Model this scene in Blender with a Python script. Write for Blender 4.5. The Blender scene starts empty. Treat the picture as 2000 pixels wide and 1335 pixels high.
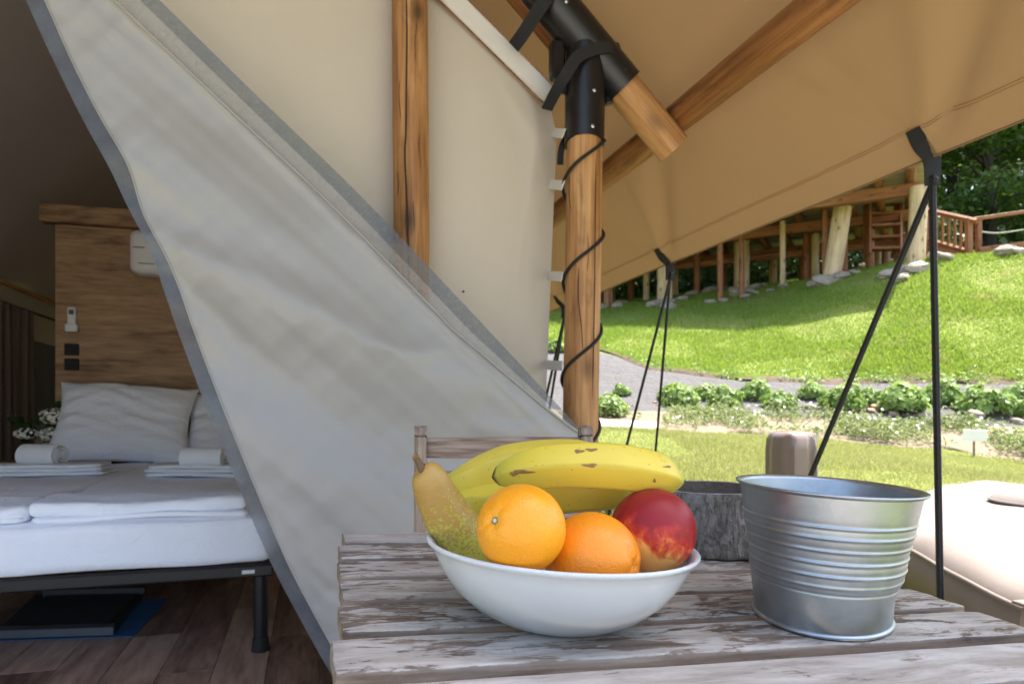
import bpy, math, random
import numpy as np
from mathutils import Vector, Matrix

# ------------------------------------------------------------------ camera, light, exposure
SC = bpy.context.scene
F, H, HZ = 1333.0, 0.925, 800.0            # focal length in photo pixels, eye height, horizon row
cam_d = bpy.data.cameras.new('camera'); cam = bpy.data.objects.new('camera', cam_d)
SC.collection.objects.link(cam); SC.camera = cam
cam.location = (0, 0, H); cam.rotation_euler = (math.pi / 2, 0, 0)
cam_d.sensor_width = 36.0; cam_d.lens = 36.0 * F / 2000.0
cam_d.shift_y = (HZ - 667.5) / 2000.0
cam_d.clip_start = 0.02; cam_d.clip_end = 2000
cam_d.dof.use_dof = True; cam_d.dof.focus_distance = 0.68; cam_d.dof.aperture_fstop = 13.0

SUN_ELEV, SUN_AZ = math.radians(66), math.radians(58)     # azimuth from +Y towards +X
world = bpy.data.worlds.new('World'); SC.world = world; world.use_nodes = True
wn = world.node_tree.nodes; wl = world.node_tree.links
sky = wn.new('ShaderNodeTexSky'); sky.sky_type = 'NISHITA'; sky.sun_disc = False
sky.sun_elevation = SUN_ELEV; sky.sun_rotation = SUN_AZ
sky.air_density = 1.0; sky.dust_density = 3.6; sky.ozone_density = 0.6
wl.new(sky.outputs[0], wn['Background'].inputs[0]); wn['Background'].inputs[1].default_value = 0.15
sun_d = bpy.data.lights.new('sun', 'SUN'); sun = bpy.data.objects.new('sun', sun_d); SC.collection.objects.link(sun)
sun_d.energy = 4.2; sun_d.angle = math.radians(0.53); sun_d.color = (1.0, 0.955, 0.88)
sdir = Vector((math.sin(SUN_AZ) * math.cos(SUN_ELEV), math.cos(SUN_AZ) * math.cos(SUN_ELEV), math.sin(SUN_ELEV)))
sun.rotation_euler = sdir.to_track_quat('Z', 'Y').to_euler(); sun.location = (3, 6, 12)
SC.view_settings.view_transform = 'Standard'; SC.view_settings.look = 'None'
SC.view_settings.gamma = 1.0; SC.view_settings.use_curve_mapping = False
SC.view_settings.exposure = 1.95
SC.cycles.max_bounces = 10; SC.cycles.diffuse_bounces = 6; SC.cycles.transparent_max_bounces = 24

random.seed(7); RNG = np.random.default_rng(11)

# ------------------------------------------------------------------ geometry helpers
E1 = np.array([-0.28735, 0.95783, 0.0]); E2 = np.array([0.95783, 0.28735, 0.0]); UP = np.array([0, 0, 1.0])
CAM = np.array([0, 0, H])
def ray(px, py): return np.array([(px - 1000) / F, 1.0, (HZ - py) / F])
def at(px, py, Y): return CAM + ray(px, py) * Y
def hb(px, py, b):                        # point of the plane parallel to the gable wall
    r = ray(px, py); return CAM + r * (b / float(r @ E1))
def hw(a, b, z): return a * E2 + b * E1 + z * UP
def nrm(v): v = np.asarray(v, float); return v / (np.linalg.norm(v) + 1e-12)
WORLD = {}
def link(o, parent):
    SC.collection.objects.link(o)
    if parent is not None: o.parent = parent
def tag(o, label, cat, group=None):
    o['label'] = label; o['category'] = cat
    if group: o['group'] = group
    return o
def thing(name, label, cat, loc, group=None, kind=None):
    o = bpy.data.objects.new(name, None); SC.collection.objects.link(o)
    o.empty_display_size = 0.1
    o.location = Vector(loc); WORLD[o.name] = np.asarray(loc, float)
    if kind: o['kind'] = kind; o['label'] = label
    else: tag(o, label, cat, group)
    return o
def mesh(name, v, f, mat, parent=None, smooth=True, tc=None, loc=None, mats=None, fm=None, sharp=None):
    """link ONE mesh object; v is in world coordinates"""
    v = np.asarray(v, float)
    if parent is not None: o0 = WORLD[parent.name]
    elif loc is not None: o0 = np.asarray(loc, float)
    else: o0 = np.zeros(3)
    me = bpy.data.meshes.new(name)
    vl = v - o0
    if isinstance(f, np.ndarray):
        n, k = f.shape
        me.vertices.add(len(vl)); me.vertices.foreach_set('co', vl.ravel())
        me.loops.add(n * k); me.loops.foreach_set('vertex_index', f.ravel().astype(np.int32))
        me.polygons.add(n); me.polygons.foreach_set('loop_start', np.arange(0, n * k, k, dtype=np.int32))
        me.update(calc_edges=True)
    else:
        me.from_pydata(vl.tolist(), [], f)
    at_ = me.attributes.new('tc', 'FLOAT_VECTOR', 'POINT')
    at_.data.foreach_set('vector', (v if tc is None else np.asarray(tc, float)).ravel())
    if smooth: me.polygons.foreach_set('use_smooth', np.ones(len(me.polygons), bool))
    if mats:
        for m in mats: me.materials.append(m)
        me.polygons.foreach_set('material_index', np.asarray(fm, np.int32))
    else: me.materials.append(mat)
    if smooth and sharp: me.set_sharp_from_angle(angle=math.radians(sharp))
    me.validate(); me.update()
    o = bpy.data.objects.new(name, me); link(o, parent)
    if parent is None and loc is not None: o.location = Vector(o0)
    WORLD[o.name] = o0
    return o
def struct(o): o['kind'] = 'structure'; return o
def stuff(o, label=None):
    o['kind'] = 'stuff'
    if label: o['label'] = label
    return o
def copy_tree(o, loc, rz, s, label=None, group=None):
    c = o.copy(); SC.collection.objects.link(c); c.location = Vector(loc); c.rotation_euler = (0, 0, rz); c.scale = s
    if label: c['label'] = label
    for ch in list(o.children):
        k = ch.copy(); SC.collection.objects.link(k); k.parent = c
    return c
class B:                                    # accumulates shapes into one mesh
    def __init__(s): s.v = []; s.f = []; s.t = []; s.m = []
    def add(s, v, f, t=None, m=0):
        o = len(s.v); v = [tuple(map(float, q)) for q in v]
        s.v += v; s.t += v if t is None else [tuple(map(float, q)) for q in t]
        s.f += [tuple(i + o for i in q) for q in f]; s.m += [m] * len(f)
        return s
    def out(s, name, mat, parent=None, smooth=True, **k):
        return mesh(name, s.v, s.f, mat, parent, smooth, tc=s.t, **k)
def smooth_path(pts, n):
    """Catmull-Rom resample"""
    p = np.asarray(pts, float); m = len(p)
    if m < 3:
        t = np.linspace(0, 1, n)[:, None]; return p[0] * (1 - t) + p[-1] * t
    q = np.vstack([2 * p[0] - p[1], p, 2 * p[-1] - p[-2]])
    out = []
    for s in np.linspace(0, m - 1 - 1e-9, n):
        i = int(s); t = s - i; a, b, c, d = q[i], q[i + 1], q[i + 2], q[i + 3]
        out.append(.5 * (2 * b + (c - a) * t + (2 * a - 5 * b + 4 * c - d) * t * t + (3 * b - a - 3 * c + d) * t ** 3))
    return np.array(out)
def tube(pts, rad, seg=16, caps=True, rfun=None, flat=1.0, up=None, spin=0.0):
    """swept tube; rfun(theta,s,i)->radius factor; tc = (r cos, r sin, s)"""
    p = np.asarray(pts, float); n = len(p); rad = np.broadcast_to(np.asarray(rad, float), (n,))
    T = np.gradient(p, axis=0); T /= np.linalg.norm(T, axis=1)[:, None] + 1e-12
    u = np.asarray(up, float) if up is not None else (np.array([0, -1.0, 0]) if abs(T[0][1]) < .9 else UP)
    v, t, f = [], [], []; s = 0
    N = u - T[0] * (u @ T[0]); N = nrm(N)
    for i in range(n):
        N = nrm(N - T[i] * (N @ T[i])); Bn = np.cross(T[i], N)
        if i: s += np.linalg.norm(p[i] - p[i - 1])
        for k in range(seg):
            th = 2 * math.pi * k / seg + spin
            r = rad[i] * (rfun(th, s, i) if rfun else 1.0)
            v.append(p[i] + N * (r * math.cos(th) * flat) + Bn * (r * math.sin(th)))
            t.append((rad[i] * math.cos(th), rad[i] * math.sin(th), s))
    for i in range(n - 1):
        for k in range(seg):
            a = i * seg + k; b = i * seg + (k + 1) % seg
            f.append((a, a + seg, b + seg, b)[::-1])
    if caps:
        f.append(tuple(range(seg))[::-1][::-1]); f.append(tuple(range((n - 1) * seg, n * seg))[::-1])
    return v, f, t
def lathe(prof, seg=48, o=(0, 0, 0), x=(1, 0, 0), y=(0, 1, 0), z=(0, 0, 1), sx=1.0, sy=1.0, close=False):
    o, x, y, z = map(lambda q: np.asarray(q, float), (o, x, y, z)); v, t, f = [], [], []
    for (r, h) in prof:
        for k in range(seg):
            a = 2 * math.pi * k / seg
            v.append(o + x * (r * sx * math.cos(a)) + y * (r * sy * math.sin(a)) + z * h)
            t.append((r * math.cos(a), r * math.sin(a), h))
    n = len(prof)
    for i in range(n if close else n - 1):
        j = (i + 1) % n
        for k in range(seg):
            k2 = (k + 1) % seg; f.append((i * seg + k, i * seg + k2, j * seg + k2, j * seg + k))
    return v, f, t
def box(o, x, y, z, sx, sy, sz, bev=0.0):
    """bevelled box centred on o with (unit) axes and full sizes"""
    o, x, y, z = map(lambda q: np.asarray(q, float), (o, x, y, z))
    b = min(bev, sx * .45, sy * .45, sz * .45); hx, hy, hz = sx / 2, sy / 2, sz / 2
    if b <= 0:
        c = [(i, j, k) for i in (-hx, hx) for j in (-hy, hy) for k in (-hz, hz)]
        f = [(0, 1, 3, 2), (4, 6, 7, 5), (0, 4, 5, 1), (2, 3, 7, 6), (0, 2, 6, 4), (1, 5, 7, 3)]
    else:
        c = []; idx = {}
        for i in (-1, 1):
            for j in (-1, 1):
                for k in (-1, 1):
                    for w in range(3):
                        q = [i * (hx - b), j * (hy - b), k * (hz - b)]
                        q[w] = (i * hx, j * hy, k * hz)[w]; idx[(i, j, k, w)] = len(c); c.append(tuple(q))
        f = []
        for w in range(3):
            p, q = (w + 1) % 3, (w + 2) % 3
            for s in (-1, 1):
                def key(a, b2):
                    l = [0, 0, 0]; l[w] = s; l[p] = a; l[q] = b2; return idx[(*l, w)]
                r = (key(-1, -1), key(1, -1), key(1, 1), key(-1, 1)); f.append(r if s > 0 else r[::-1])
            for a in (-1, 1):
                for b2 in (-1, 1):
                    def ek(s, ww):
                        l = [0, 0, 0]; l[w] = s; l[p] = a; l[q] = b2; return idx[(*l, ww)]
                    r = (ek(-1, p), ek(1, p), ek(1, q), ek(-1, q)); f.append(r if a * b2 < 0 else r[::-1])
        for i in (-1, 1):
            for j in (-1, 1):
                for k in (-1, 1):
                    r = tuple(idx[(i, j, k, w)] for w in range(3)); f.append(r if i * j * k > 0 else r[::-1])
    v = [o + x * q[0] + y * q[1] + z * q[2] for q in c]
    return v, f, c
def grid(fn, nu, nv, u0=0, u1=1, v0=0, v1=1):
    v, t, f = [], [], []
    for j in range(nv + 1):
        for i in range(nu + 1):
            a = u0 + (u1 - u0) * i / nu; b = v0 + (v1 - v0) * j / nv
            v.append(fn(a, b)); t.append((a, b, 0))
    for j in range(nv):
        for i in range(nu):
            q = j * (nu + 1) + i; f.append((q, q + 1, q + nu + 2, q + nu + 1))
    return v, f, t
def solid(o, th, offset=0):
    m = o.modifiers.new('thickness', 'SOLIDIFY'); m.thickness = th; m.offset = offset; return o
def vnoise(p, seed=0):
    """cheap smooth pseudo noise in -1..1"""
    x, y, z = p; s = seed * 1.7
    return (math.sin(x * 1.7 + s) * math.cos(y * 2.3 - s * 1.3) + math.sin(z * 2.1 + y * 1.1 + s * 2) * .7 + math.sin((x + z) * 3.7 + s) * .4 * math.cos(y * 4.1 + s)) / 2.1
def sstep(a, b, x):
    t = np.clip((x - a) / (b - a), 0, 1); return t * t * (3 - 2 * t)
def seg_dist(p, a, b):
    px, py = p[0], p[1]; ax, ay = a[0], a[1]; dx, dy = b[0] - ax, b[1] - ay; wx, wy = px - ax, py - ay
    t = (wx * dx + wy * dy) / (dx * dx + dy * dy); t = 0.0 if t < 0 else (1.0 if t > 1 else t)
    l = math.hypot(wx - dx * t, wy - dy * t)
    return (l if dx * wy - dy * wx >= 0 else -l), t
def ridge(p, pts, w, amp, sharp=None):
    """ridge along a polyline; asymmetric when sharp is given"""
    best = None
    for i in range(len(pts) - 1):
        d, t = seg_dist(p, pts[i], pts[i + 1])
        if best is None or abs(d) < abs(best[0]): best = (d, (i + t) / (len(pts) - 1))
    d, t = best; ww = w
    if sharp is not None:
        q = sorted(pts); x = p[0]; ys = q[0][1] if x <= q[0][0] else q[-1][1]
        for i in range(len(q) - 1):
            if q[i][0] <= x <= q[i + 1][0]: ys = q[i][1] + (q[i + 1][1] - q[i][1]) * (x - q[i][0]) / max(1e-6, q[i + 1][0] - q[i][0]); break
        k = .5 + .5 * math.tanh((p[1] - ys) / 22.0); ww = sharp + (w - sharp) * k
    return amp * math.exp(-(d / ww) ** 2) * (math.sin(math.pi * min(1, max(0, t))) ** .7)

# ------------------------------------------------------------------ material helpers
class Mat:
    def __init__(s, name):
        s.m = bpy.data.materials.new(name); s.m.use_nodes = True; s.t = s.m.node_tree; s.N = s.t.nodes; s.L = s.t.links
        s.N.clear(); s.out = s.N.new('ShaderNodeOutputMaterial')
        a = s.N.new('ShaderNodeAttribute'); a.attribute_name = 'tc'; s.tc = a.outputs['Vector']
    def put(s, sock, val):
        if val is None: return
        if isinstance(val, bpy.types.NodeSocket): s.L.new(val, sock)
        elif isinstance(val, (tuple, list)) and sock.type == 'RGBA' and len(val) == 3: sock.default_value = (*val, 1)
        else: sock.default_value = val
    def map(s, vec=None, scale=(1, 1, 1), loc=(0, 0, 0), rot=(0, 0, 0)):
        n = s.N.new('ShaderNodeMapping'); s.put(n.inputs['Vector'], vec or s.tc)
        n.inputs['Scale'].default_value = scale; n.inputs['Rotation'].default_value = rot
        s.put(n.inputs['Location'], loc); return n.outputs[0]
    def noise(s, vec=None, scale=5, detail=4, rough=.55, dist=0.0, col=False):
        n = s.N.new('ShaderNodeTexNoise'); s.put(n.inputs['Vector'], vec or s.tc)
        n.inputs['Scale'].default_value = scale; n.inputs['Detail'].default_value = detail
        n.inputs['Roughness'].default_value = rough; n.inputs['Distortion'].default_value = dist
        return n.outputs['Color' if col else 'Fac']
    def voro(s, vec=None, scale=5, feature='F1', out='Distance', rnd=1.0):
        n = s.N.new('ShaderNodeTexVoronoi'); n.feature = feature; s.put(n.inputs['Vector'], vec or s.tc)
        n.inputs['Scale'].default_value = scale; n.inputs['Randomness'].default_value = rnd; return n.outputs[out]
    def wave(s, vec=None, scale=5, dist=0, detail=2, axis='X', kind='BANDS', dscale=1.0):
        n = s.N.new('ShaderNodeTexWave'); n.wave_type = kind
        if kind == 'BANDS': n.bands_direction = axis
        s.put(n.inputs['Vector'], vec or s.tc); n.inputs['Scale'].default_value = scale
        n.inputs['Distortion'].default_value = dist; n.inputs['Detail'].default_value = detail; n.inputs['Detail Scale'].default_value = dscale
        return n.outputs['Fac']
    def ramp(s, fac, stops, interp='LINEAR'):
        n = s.N.new('ShaderNodeValToRGB'); s.put(n.inputs[0], fac); r = n.color_ramp; r.interpolation = interp
        while len(r.elements) < len(stops): r.elements.new(.5)
        for e, (p, c) in zip(r.elements, stops):
            e.position = p; e.color = (c, c, c, 1) if isinstance(c, (int, float)) else (*c, 1)
        return n.outputs[0]
    def mix(s, fac, a, b, mode='MIX'):
        n = s.N.new('ShaderNodeMix'); n.data_type = 'RGBA'; n.blend_type = mode
        s.put(n.inputs[0], fac); s.put(n.inputs[6], a); s.put(n.inputs[7], b); return n.outputs[2]
    def math(s, op, a, b=None, clamp=False):
        n = s.N.new('ShaderNodeMath'); n.operation = op; n.use_clamp = clamp; s.put(n.inputs[0], a); s.put(n.inputs[1], b); return n.outputs[0]
    def sep(s, vec=None):
        n = s.N.new('ShaderNodeSeparateXYZ'); s.put(n.inputs[0], vec or s.tc); return n.outputs
    def comb(s, x, y, z):
        n = s.N.new('ShaderNodeCombineXYZ'); s.put(n.inputs[0], x); s.put(n.inputs[1], y); s.put(n.inputs[2], z); return n.outputs[0]
    def objrand(s): return s.N.new('ShaderNodeObjectInfo').outputs['Random']
    def rndvec(s, scale=(1, 1, 1), amount=40.0):
        """tc with a random offset for each object"""
        r = s.math('MULTIPLY', s.objrand(), amount)
        n = s.N.new('ShaderNodeVectorMath'); n.operation = 'ADD'; s.put(n.inputs[0], s.tc); s.put(n.inputs[1], s.comb(r, r, r))
        return s.map(n.outputs[0], scale)
    def bump(s, h, strength=.3, dist=.01, normal=None):
        n = s.N.new('ShaderNodeBump'); n.inputs['Strength'].default_value = strength; n.inputs['Distance'].default_value = dist
        s.put(n.inputs['Height'], h); s.put(n.inputs['Normal'], normal); return n.outputs[0]
    def bsdf(s, col, rough=.6, normal=None, metal=0.0, spec=.5, **k):
        n = s.N.new('ShaderNodeBsdfPrincipled'); s.put(n.inputs['Base Color'], col); s.put(n.inputs['Roughness'], rough)
        s.put(n.inputs['Metallic'], metal); n.inputs['Specular IOR Level'].default_value = spec; s.put(n.inputs['Normal'], normal)
        for q, w in k.items(): s.put(n.inputs[q.replace('_', ' ')], w)
        return n.outputs[0]
    def transl(s, col, normal=None):
        n = s.N.new('ShaderNodeBsdfTranslucent'); s.put(n.inputs[0], col); s.put(n.inputs['Normal'], normal); return n.outputs[0]
    def transp(s, col=(1, 1, 1)):
        n = s.N.new('ShaderNodeBsdfTransparent'); s.put(n.inputs[0], col); return n.outputs[0]
    def mixs(s, fac, a, b):
        n = s.N.new('ShaderNodeMixShader'); s.put(n.inputs[0], fac); s.L.new(a, n.inputs[1]); s.L.new(b, n.inputs[2]); return n.outputs[0]
    def done(s, sh): s.L.new(sh, s.out.inputs[0]); return s.m
def simple(name, col, rough=.6, metal=0.0, spec=.5, var=.15, scale=20, bump=0.0):
    m = Mat(name); n = m.noise(scale=scale); c = m.mix(n, tuple(q * (1 - var) for q in col), tuple(min(1, q * (1 + var)) for q in col))
    return m.done(m.bsdf(c, rough, m.bump(n, bump, .01) if bump else None, metal, spec))

# ------------------------------------------------------------------ materials
def m_canvas(name, col, tr, trcol, weave=900, rough=.85, mott=.08):
    m = Mat(name); n = m.noise(scale=3.0, detail=5); n2 = m.noise(scale=weave, detail=1)
    c = m.mix(n, tuple(q * (1 - mott) for q in col), tuple(min(1, q * (1 + mott)) for q in col))
    nn = m.bump(m.noise(scale=9, detail=4, dist=.6), .12, .02, m.bump(n2, .06, .002))
    return m.done(m.mixs(tr, m.bsdf(c, rough, nn, spec=.2), m.transl(trcol, nn)))
CANVAS_BROWN = m_canvas('tan_canvas', (.222, .147, .077), .08, (.25, .147, .062))
CANVAS_CREAM = m_canvas('cream_canvas', (.55, .49, .405), .05, (.6, .5, .38))
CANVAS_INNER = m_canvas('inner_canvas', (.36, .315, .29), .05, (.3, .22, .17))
CANVAS_SIDE = m_canvas('side_canvas', (.6, .54, .46), .30, (.6, .52, .42))
CANVAS_WHITE = m_canvas('white_canvas', (.66, .635, .59), .04, (.6, .55, .45))

def m_flap():
    m = Mat('silver_tarpaulin')
    v = m.map(scale=(1, 1, 1)); wr = m.noise(m.map(scale=(1.1, .9, 1), rot=(0, 0, .7)), 4, 6, .5, 1.0)
    wr2 = m.noise(v, 26, 4, .6, .8); fine = m.noise(v, 420, 2)
    crk = m.voro(m.map(scale=(1, 1, 1)), 9, 'DISTANCE_TO_EDGE')
    nn = m.bump(wr, .03, .02, m.bump(wr2, .09, .008, m.bump(fine, .05, .001)))
    c = m.mix(m.noise(v, 2.2, 3), (.315, .302, .282), (.34, .33, .314))
    sh = m.bsdf(c, m.ramp(m.noise(v, 5, 4), [(.3, .34), (.7, .46)]), nn, spec=.55)
    return m.done(m.mixs(.06, sh, m.transl((.5, .42, .34), nn)))
FLAP = m_flap()
def m_smoky(name, col, clear, spec=.5, pat=True):
    m = Mat(name); w = m.noise(m.map(scale=(1, 1, 1)), 30, 3, .5, 2.5)
    f = m.ramp(w, [(.35, clear * .75), (.65, min(1, clear * 1.2))]) if pat else clear
    c = m.mix(w, tuple(q * .8 for q in col), tuple(q * 1.25 for q in col))
    return m.done(m.mixs(f, m.bsdf(c, .35, m.bump(w, .15, .01), spec=spec), m.transp((.75, .78, .82))))
SMOKY = m_smoky('smoky_mesh_band', (.115, .122, .128), .40)
SMOKY_L = m_smoky('smoky_vinyl_band', (.115, .125, .145), .34, pat=False)
FILM = m_smoky('clear_film', (.42, .40, .38), .62, pat=False)

def m_pole(name, c0, c1, c2, crack=None, dark=(.05, .022, .01), rough=.55, knots=True, dirt=.6):
    """round timber: grain along tc.z, knots, drying cracks"""
    m = Mat(name); v = m.rndvec((1, 1, 1), 30)
    g = m.noise(m.map(v, (60, 60, 2.2)), 1.0, 5, .6, .3); g2 = m.noise(m.map(v, (9, 9, 1.1)), 1.0, 3, .5, .4)
    c = m.ramp(m.math('ADD', m.math('MULTIPLY', g, .55), m.math('MULTIPLY', g2, .45)), [(.36, c0), (.5, c1), (.64, c2)])
    d = m.noise(m.map(v, (11, 11, 4)), 1.0, 6, .7, .4)
    c = m.mix(m.math('MULTIPLY', m.ramp(d, [(.52, 0.0), (.72, 1.0)]), dirt), c, dark)
    hgt = g
    if knots:
        k = m.voro(m.map(v, (7, 7, 3.6)), 1.0); kk = m.ramp(k, [(.06, 1.0), (.13, .55), (.24, 0.0)])
        c = m.mix(m.math('MULTIPLY', kk, .85), c, dark)
    # hair cracks
    h = m.ramp(m.noise(m.map(v, (22, 22, .7)), 1.0, 2, .5, .2), [(.485, 0.0), (.5, 1.0), (.515, 0.0)])
    gate = m.ramp(m.noise(m.map(v, (3, 3, 1.2)), 1.0, 2), [(.52, 0.0), (.6, 1.0)])
    hc = m.math('MULTIPLY', h, gate); c = m.mix(m.math('MULTIPLY', hc, .7), c, dark)
    nn = m.bump(g, .22, .004, m.bump(hc, -.5, .004) if False else None)
    return m.done(m.bsdf(c, rough, nn, spec=.35))
POLE = m_pole('varnished_larch', (.20, .085, .028), (.40, .20, .072), (.56, .325, .135))
POLE_D = m_pole('oiled_larch', (.15, .055, .016), (.28, .115, .036), (.40, .185, .065))
LOG_PALE = m_pole('peeled_log', (.36, .235, .12), (.56, .41, .235), (.68, .53, .34), dirt=.25)
TIMBER_RED = m_pole('stained_timber', (.16, .055, .02), (.28, .11, .045), (.36, .16, .07))
BARK_D = simple('dark_tree_bark', (.03, .024, .018), .9, var=.4, scale=8)
CRACK = simple('crack_shadow', (.035, .016, .008), .9)

def m_whitewash():
    """slats: thin worn white wash over grey-brown weathered wood, on the top faces; bare on the sides"""
    m = Mat('weathered_whitewashed_wood'); v = m.rndvec((1, 1, 1), 17)
    gr = m.noise(m.map(v, (7, 130, 130)), 1.0, 5, .65, .25); gr2 = m.noise(m.map(v, (2.2, 38, 38)), 1.0, 4, .6, .4)
    wood = m.ramp(m.math('ADD', m.math('MULTIPLY', gr, .6), m.math('MULTIPLY', gr2, .4)),
                  [(.36, (.055, .036, .024)), (.46, (.14, .098, .07)), (.56, (.22, .168, .128)), (.66, (.31, .255, .205))])
    big = m.noise(m.map(v, (7, 20, 20)), 1.0, 6, .66, 1.3); mid = m.noise(m.map(v, (24, 85, 85)), 1.0, 6, .72, .8)
    fin = m.noise(m.map(v, (45, 300, 300)), 1.0, 5, .7)
    mask = m.math('ADD', m.math('ADD', m.math('MULTIPLY', big, .50), m.math('MULTIPLY', mid, .30)), m.math('MULTIPLY', fin, .20))
    mask = m.math('ADD', mask, m.math('MULTIPLY', m.math('SUBTRACT', m.objrand(), .42), .085))
    mask = m.ramp(mask, [(.466, 0.0), (.492, .85), (.53, 1.0)])
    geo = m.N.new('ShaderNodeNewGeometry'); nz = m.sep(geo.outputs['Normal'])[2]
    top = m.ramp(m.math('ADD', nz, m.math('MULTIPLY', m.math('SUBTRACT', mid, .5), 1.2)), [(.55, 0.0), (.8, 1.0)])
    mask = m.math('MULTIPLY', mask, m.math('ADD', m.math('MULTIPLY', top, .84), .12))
    paint = m.ramp(m.noise(m.map(v, (9, 42, 42)), 1.0, 6, .7, .4), [(.36, (.33, .29, .245)), (.5, (.465, .425, .375)), (.64, (.60, .565, .515))])
    c = m.mix(m.math('MULTIPLY', mask, .86), wood, paint)
    nn = m.bump(m.math('ADD', gr, m.math('MULTIPLY', mask, .8)), .35, .0015)
    return m.done(m.bsdf(c, .72, nn, spec=.3))
WHITEWASH = m_whitewash()
def m_chairwood():
    m = Mat('weathered_brown_wood'); v = m.rndvec((1, 1, 1), 17)
    gr = m.noise(m.map(v, (6, 90, 90)), 1.0, 5, .65, .25)
    c = m.ramp(gr, [(.36, (.13, .085, .06)), (.5, (.25, .18, .135)), (.66, (.36, .285, .23))])
    fl = m.ramp(m.noise(m.map(v, (22, 70, 70)), 1.0, 5, .7), [(.66, 0.0), (.70, 1.0)])
    c = m.mix(m.math('MULTIPLY', fl, .7), c, (.58, .56, .54))
    return m.done(m.bsdf(c, .7, m.bump(gr, .3, .0015), spec=.3))
CHAIRWOOD = m_chairwood()

CERAMIC = simple('white_ceramic', (.61, .63, .66), .14, var=.012, scale=14)
def m_galv():
    m = Mat('galvanised_steel'); v = m.tc
    sp = m.voro(m.map(v, (1, 1, 1)), 95, 'F1', 'Color'); sv = m.sep(sp)[0]
    big = m.noise(v, 18, 5, .6, .5); fine = m.noise(m.map(v, (1, 1, 1)), 160, 4, .7)
    c = m.mix(sv, (.35, .385, .415), (.385, .42, .45)); c = m.mix(m.math('MULTIPLY', m.ramp(big, [(.45, 0.0), (.75, 1.0)]), .5), c, (.50, .535, .565))
    r = m.ramp(m.math('ADD', m.math('MULTIPLY', big, .6), m.math('MULTIPLY', fine, .4)), [(.35, .34), (.65, .50)])
    return m.done(m.bsdf(c, r, m.bump(m.math('ADD', big, m.math('MULTIPLY', fine, .25)), .03, .005), metal=.96, spec=.5))
GALV = m_galv()
def m_orange(name, c0, c1):
    m = Mat(name); p = m.voro(m.tc, 520, 'F1'); pn = m.ramp(p, [(.0, 0.0), (.5, 1.0)]); lo = m.noise(m.tc, 60, 3)
    c = m.mix(m.noise(m.tc, 22, 4), c0, c1); c = m.mix(m.math('MULTIPLY', m.ramp(p, [(.0, 1.0), (.25, 0.0)]), .25), c, tuple(q * .8 for q in c0))
    nn = m.bump(pn, .32, .0011, m.bump(lo, .35, .003))
    return m.done(m.bsdf(c, .36, nn, spec=.5, Subsurface_Weight=.12, Subsurface_Radius=(.006, .003, .001), Subsurface_Scale=1.0))
ORANGE_A = m_orange('orange_peel_yellowish', (.82, .30, .006), (.88, .37, .012))
ORANGE_B = m_orange('orange_peel', (.83, .235, .006), (.87, .30, .010))
CALYX = simple('dry_calyx', (.16, .19, .06), .8, var=.5, scale=300)
CALYX_TOP = simple('pale_stem_scar', (.55, .53, .42), .8, var=.3, scale=400)
def m_banana():
    m = Mat('banana_peel'); z = m.sep()[2]          # tc.z = 0..1 along the fruit, xy = around
    n = m.noise(m.map(scale=(30, 30, 3)), 1.0, 4); c = m.mix(n, (.60, .45, .045), (.72, .56, .07))
    tip = m.ramp(z, [(.0, 1.0), (.22, 0.0), (.84, 0.0), (1.0, 1.0)])
    c = m.mix(m.math('MULTIPLY', tip, .75), c, (.36, .40, .05))
    st = m.ramp(m.noise(m.map(scale=(75, 75, 7)), 1.0, 4, .6, .3), [(.66, 0.0), (.74, 1.0)])
    c = m.mix(m.math('MULTIPLY', st, .5), c, (.30, .19, .03))
    br = m.ramp(m.noise(m.map(m.rndvec((1, 1, 1), 9), (42, 42, 5.5)), 1.0, 5, .7, .5), [(.66, 0.0), (.72, 1.0)])
    c = m.mix(m.math('MULTIPLY', br, .8), c, (.17, .085, .025))
    dot = m.ramp(m.voro(m.map(scale=(170, 170, 24)), 1.0), [(.07, 1.0), (.12, 0.0)]); c = m.mix(m.math('MULTIPLY', dot, .6), c, (.12, .06, .02))
    xy = m.sep(); k5 = m.math('COSINE', m.math('MULTIPLY', m.math('ARCTAN2', xy[1], xy[0]), 5.0)); rl_ = m.math('MULTIPLY', m.ramp(k5, [(.88, 0.0), (.99, 1.0)]), m.ramp(m.noise(m.map(scale=(20, 20, 6)), 1.0, 3), [(.35, .15), (.6, .75)]))
    c = m.mix(m.math('MULTIPLY', rl_, .55), c, (.40, .30, .03))
    e = m.ramp(z, [(.0, 1.0), (.018, 1.0), (.03, 0.0)]); c = m.mix(e, c, (.05, .03, .015))
    return m.done(m.bsdf(c, .42, m.bump(n, .12, .002), spec=.4, Subsurface_Weight=.08, Subsurface_Radius=(.006, .005, .001)))
BANANA = m_banana()
BRUISE = simple('brown_bruise', (.24, .135, .035), .65, var=.5, scale=300)
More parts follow.
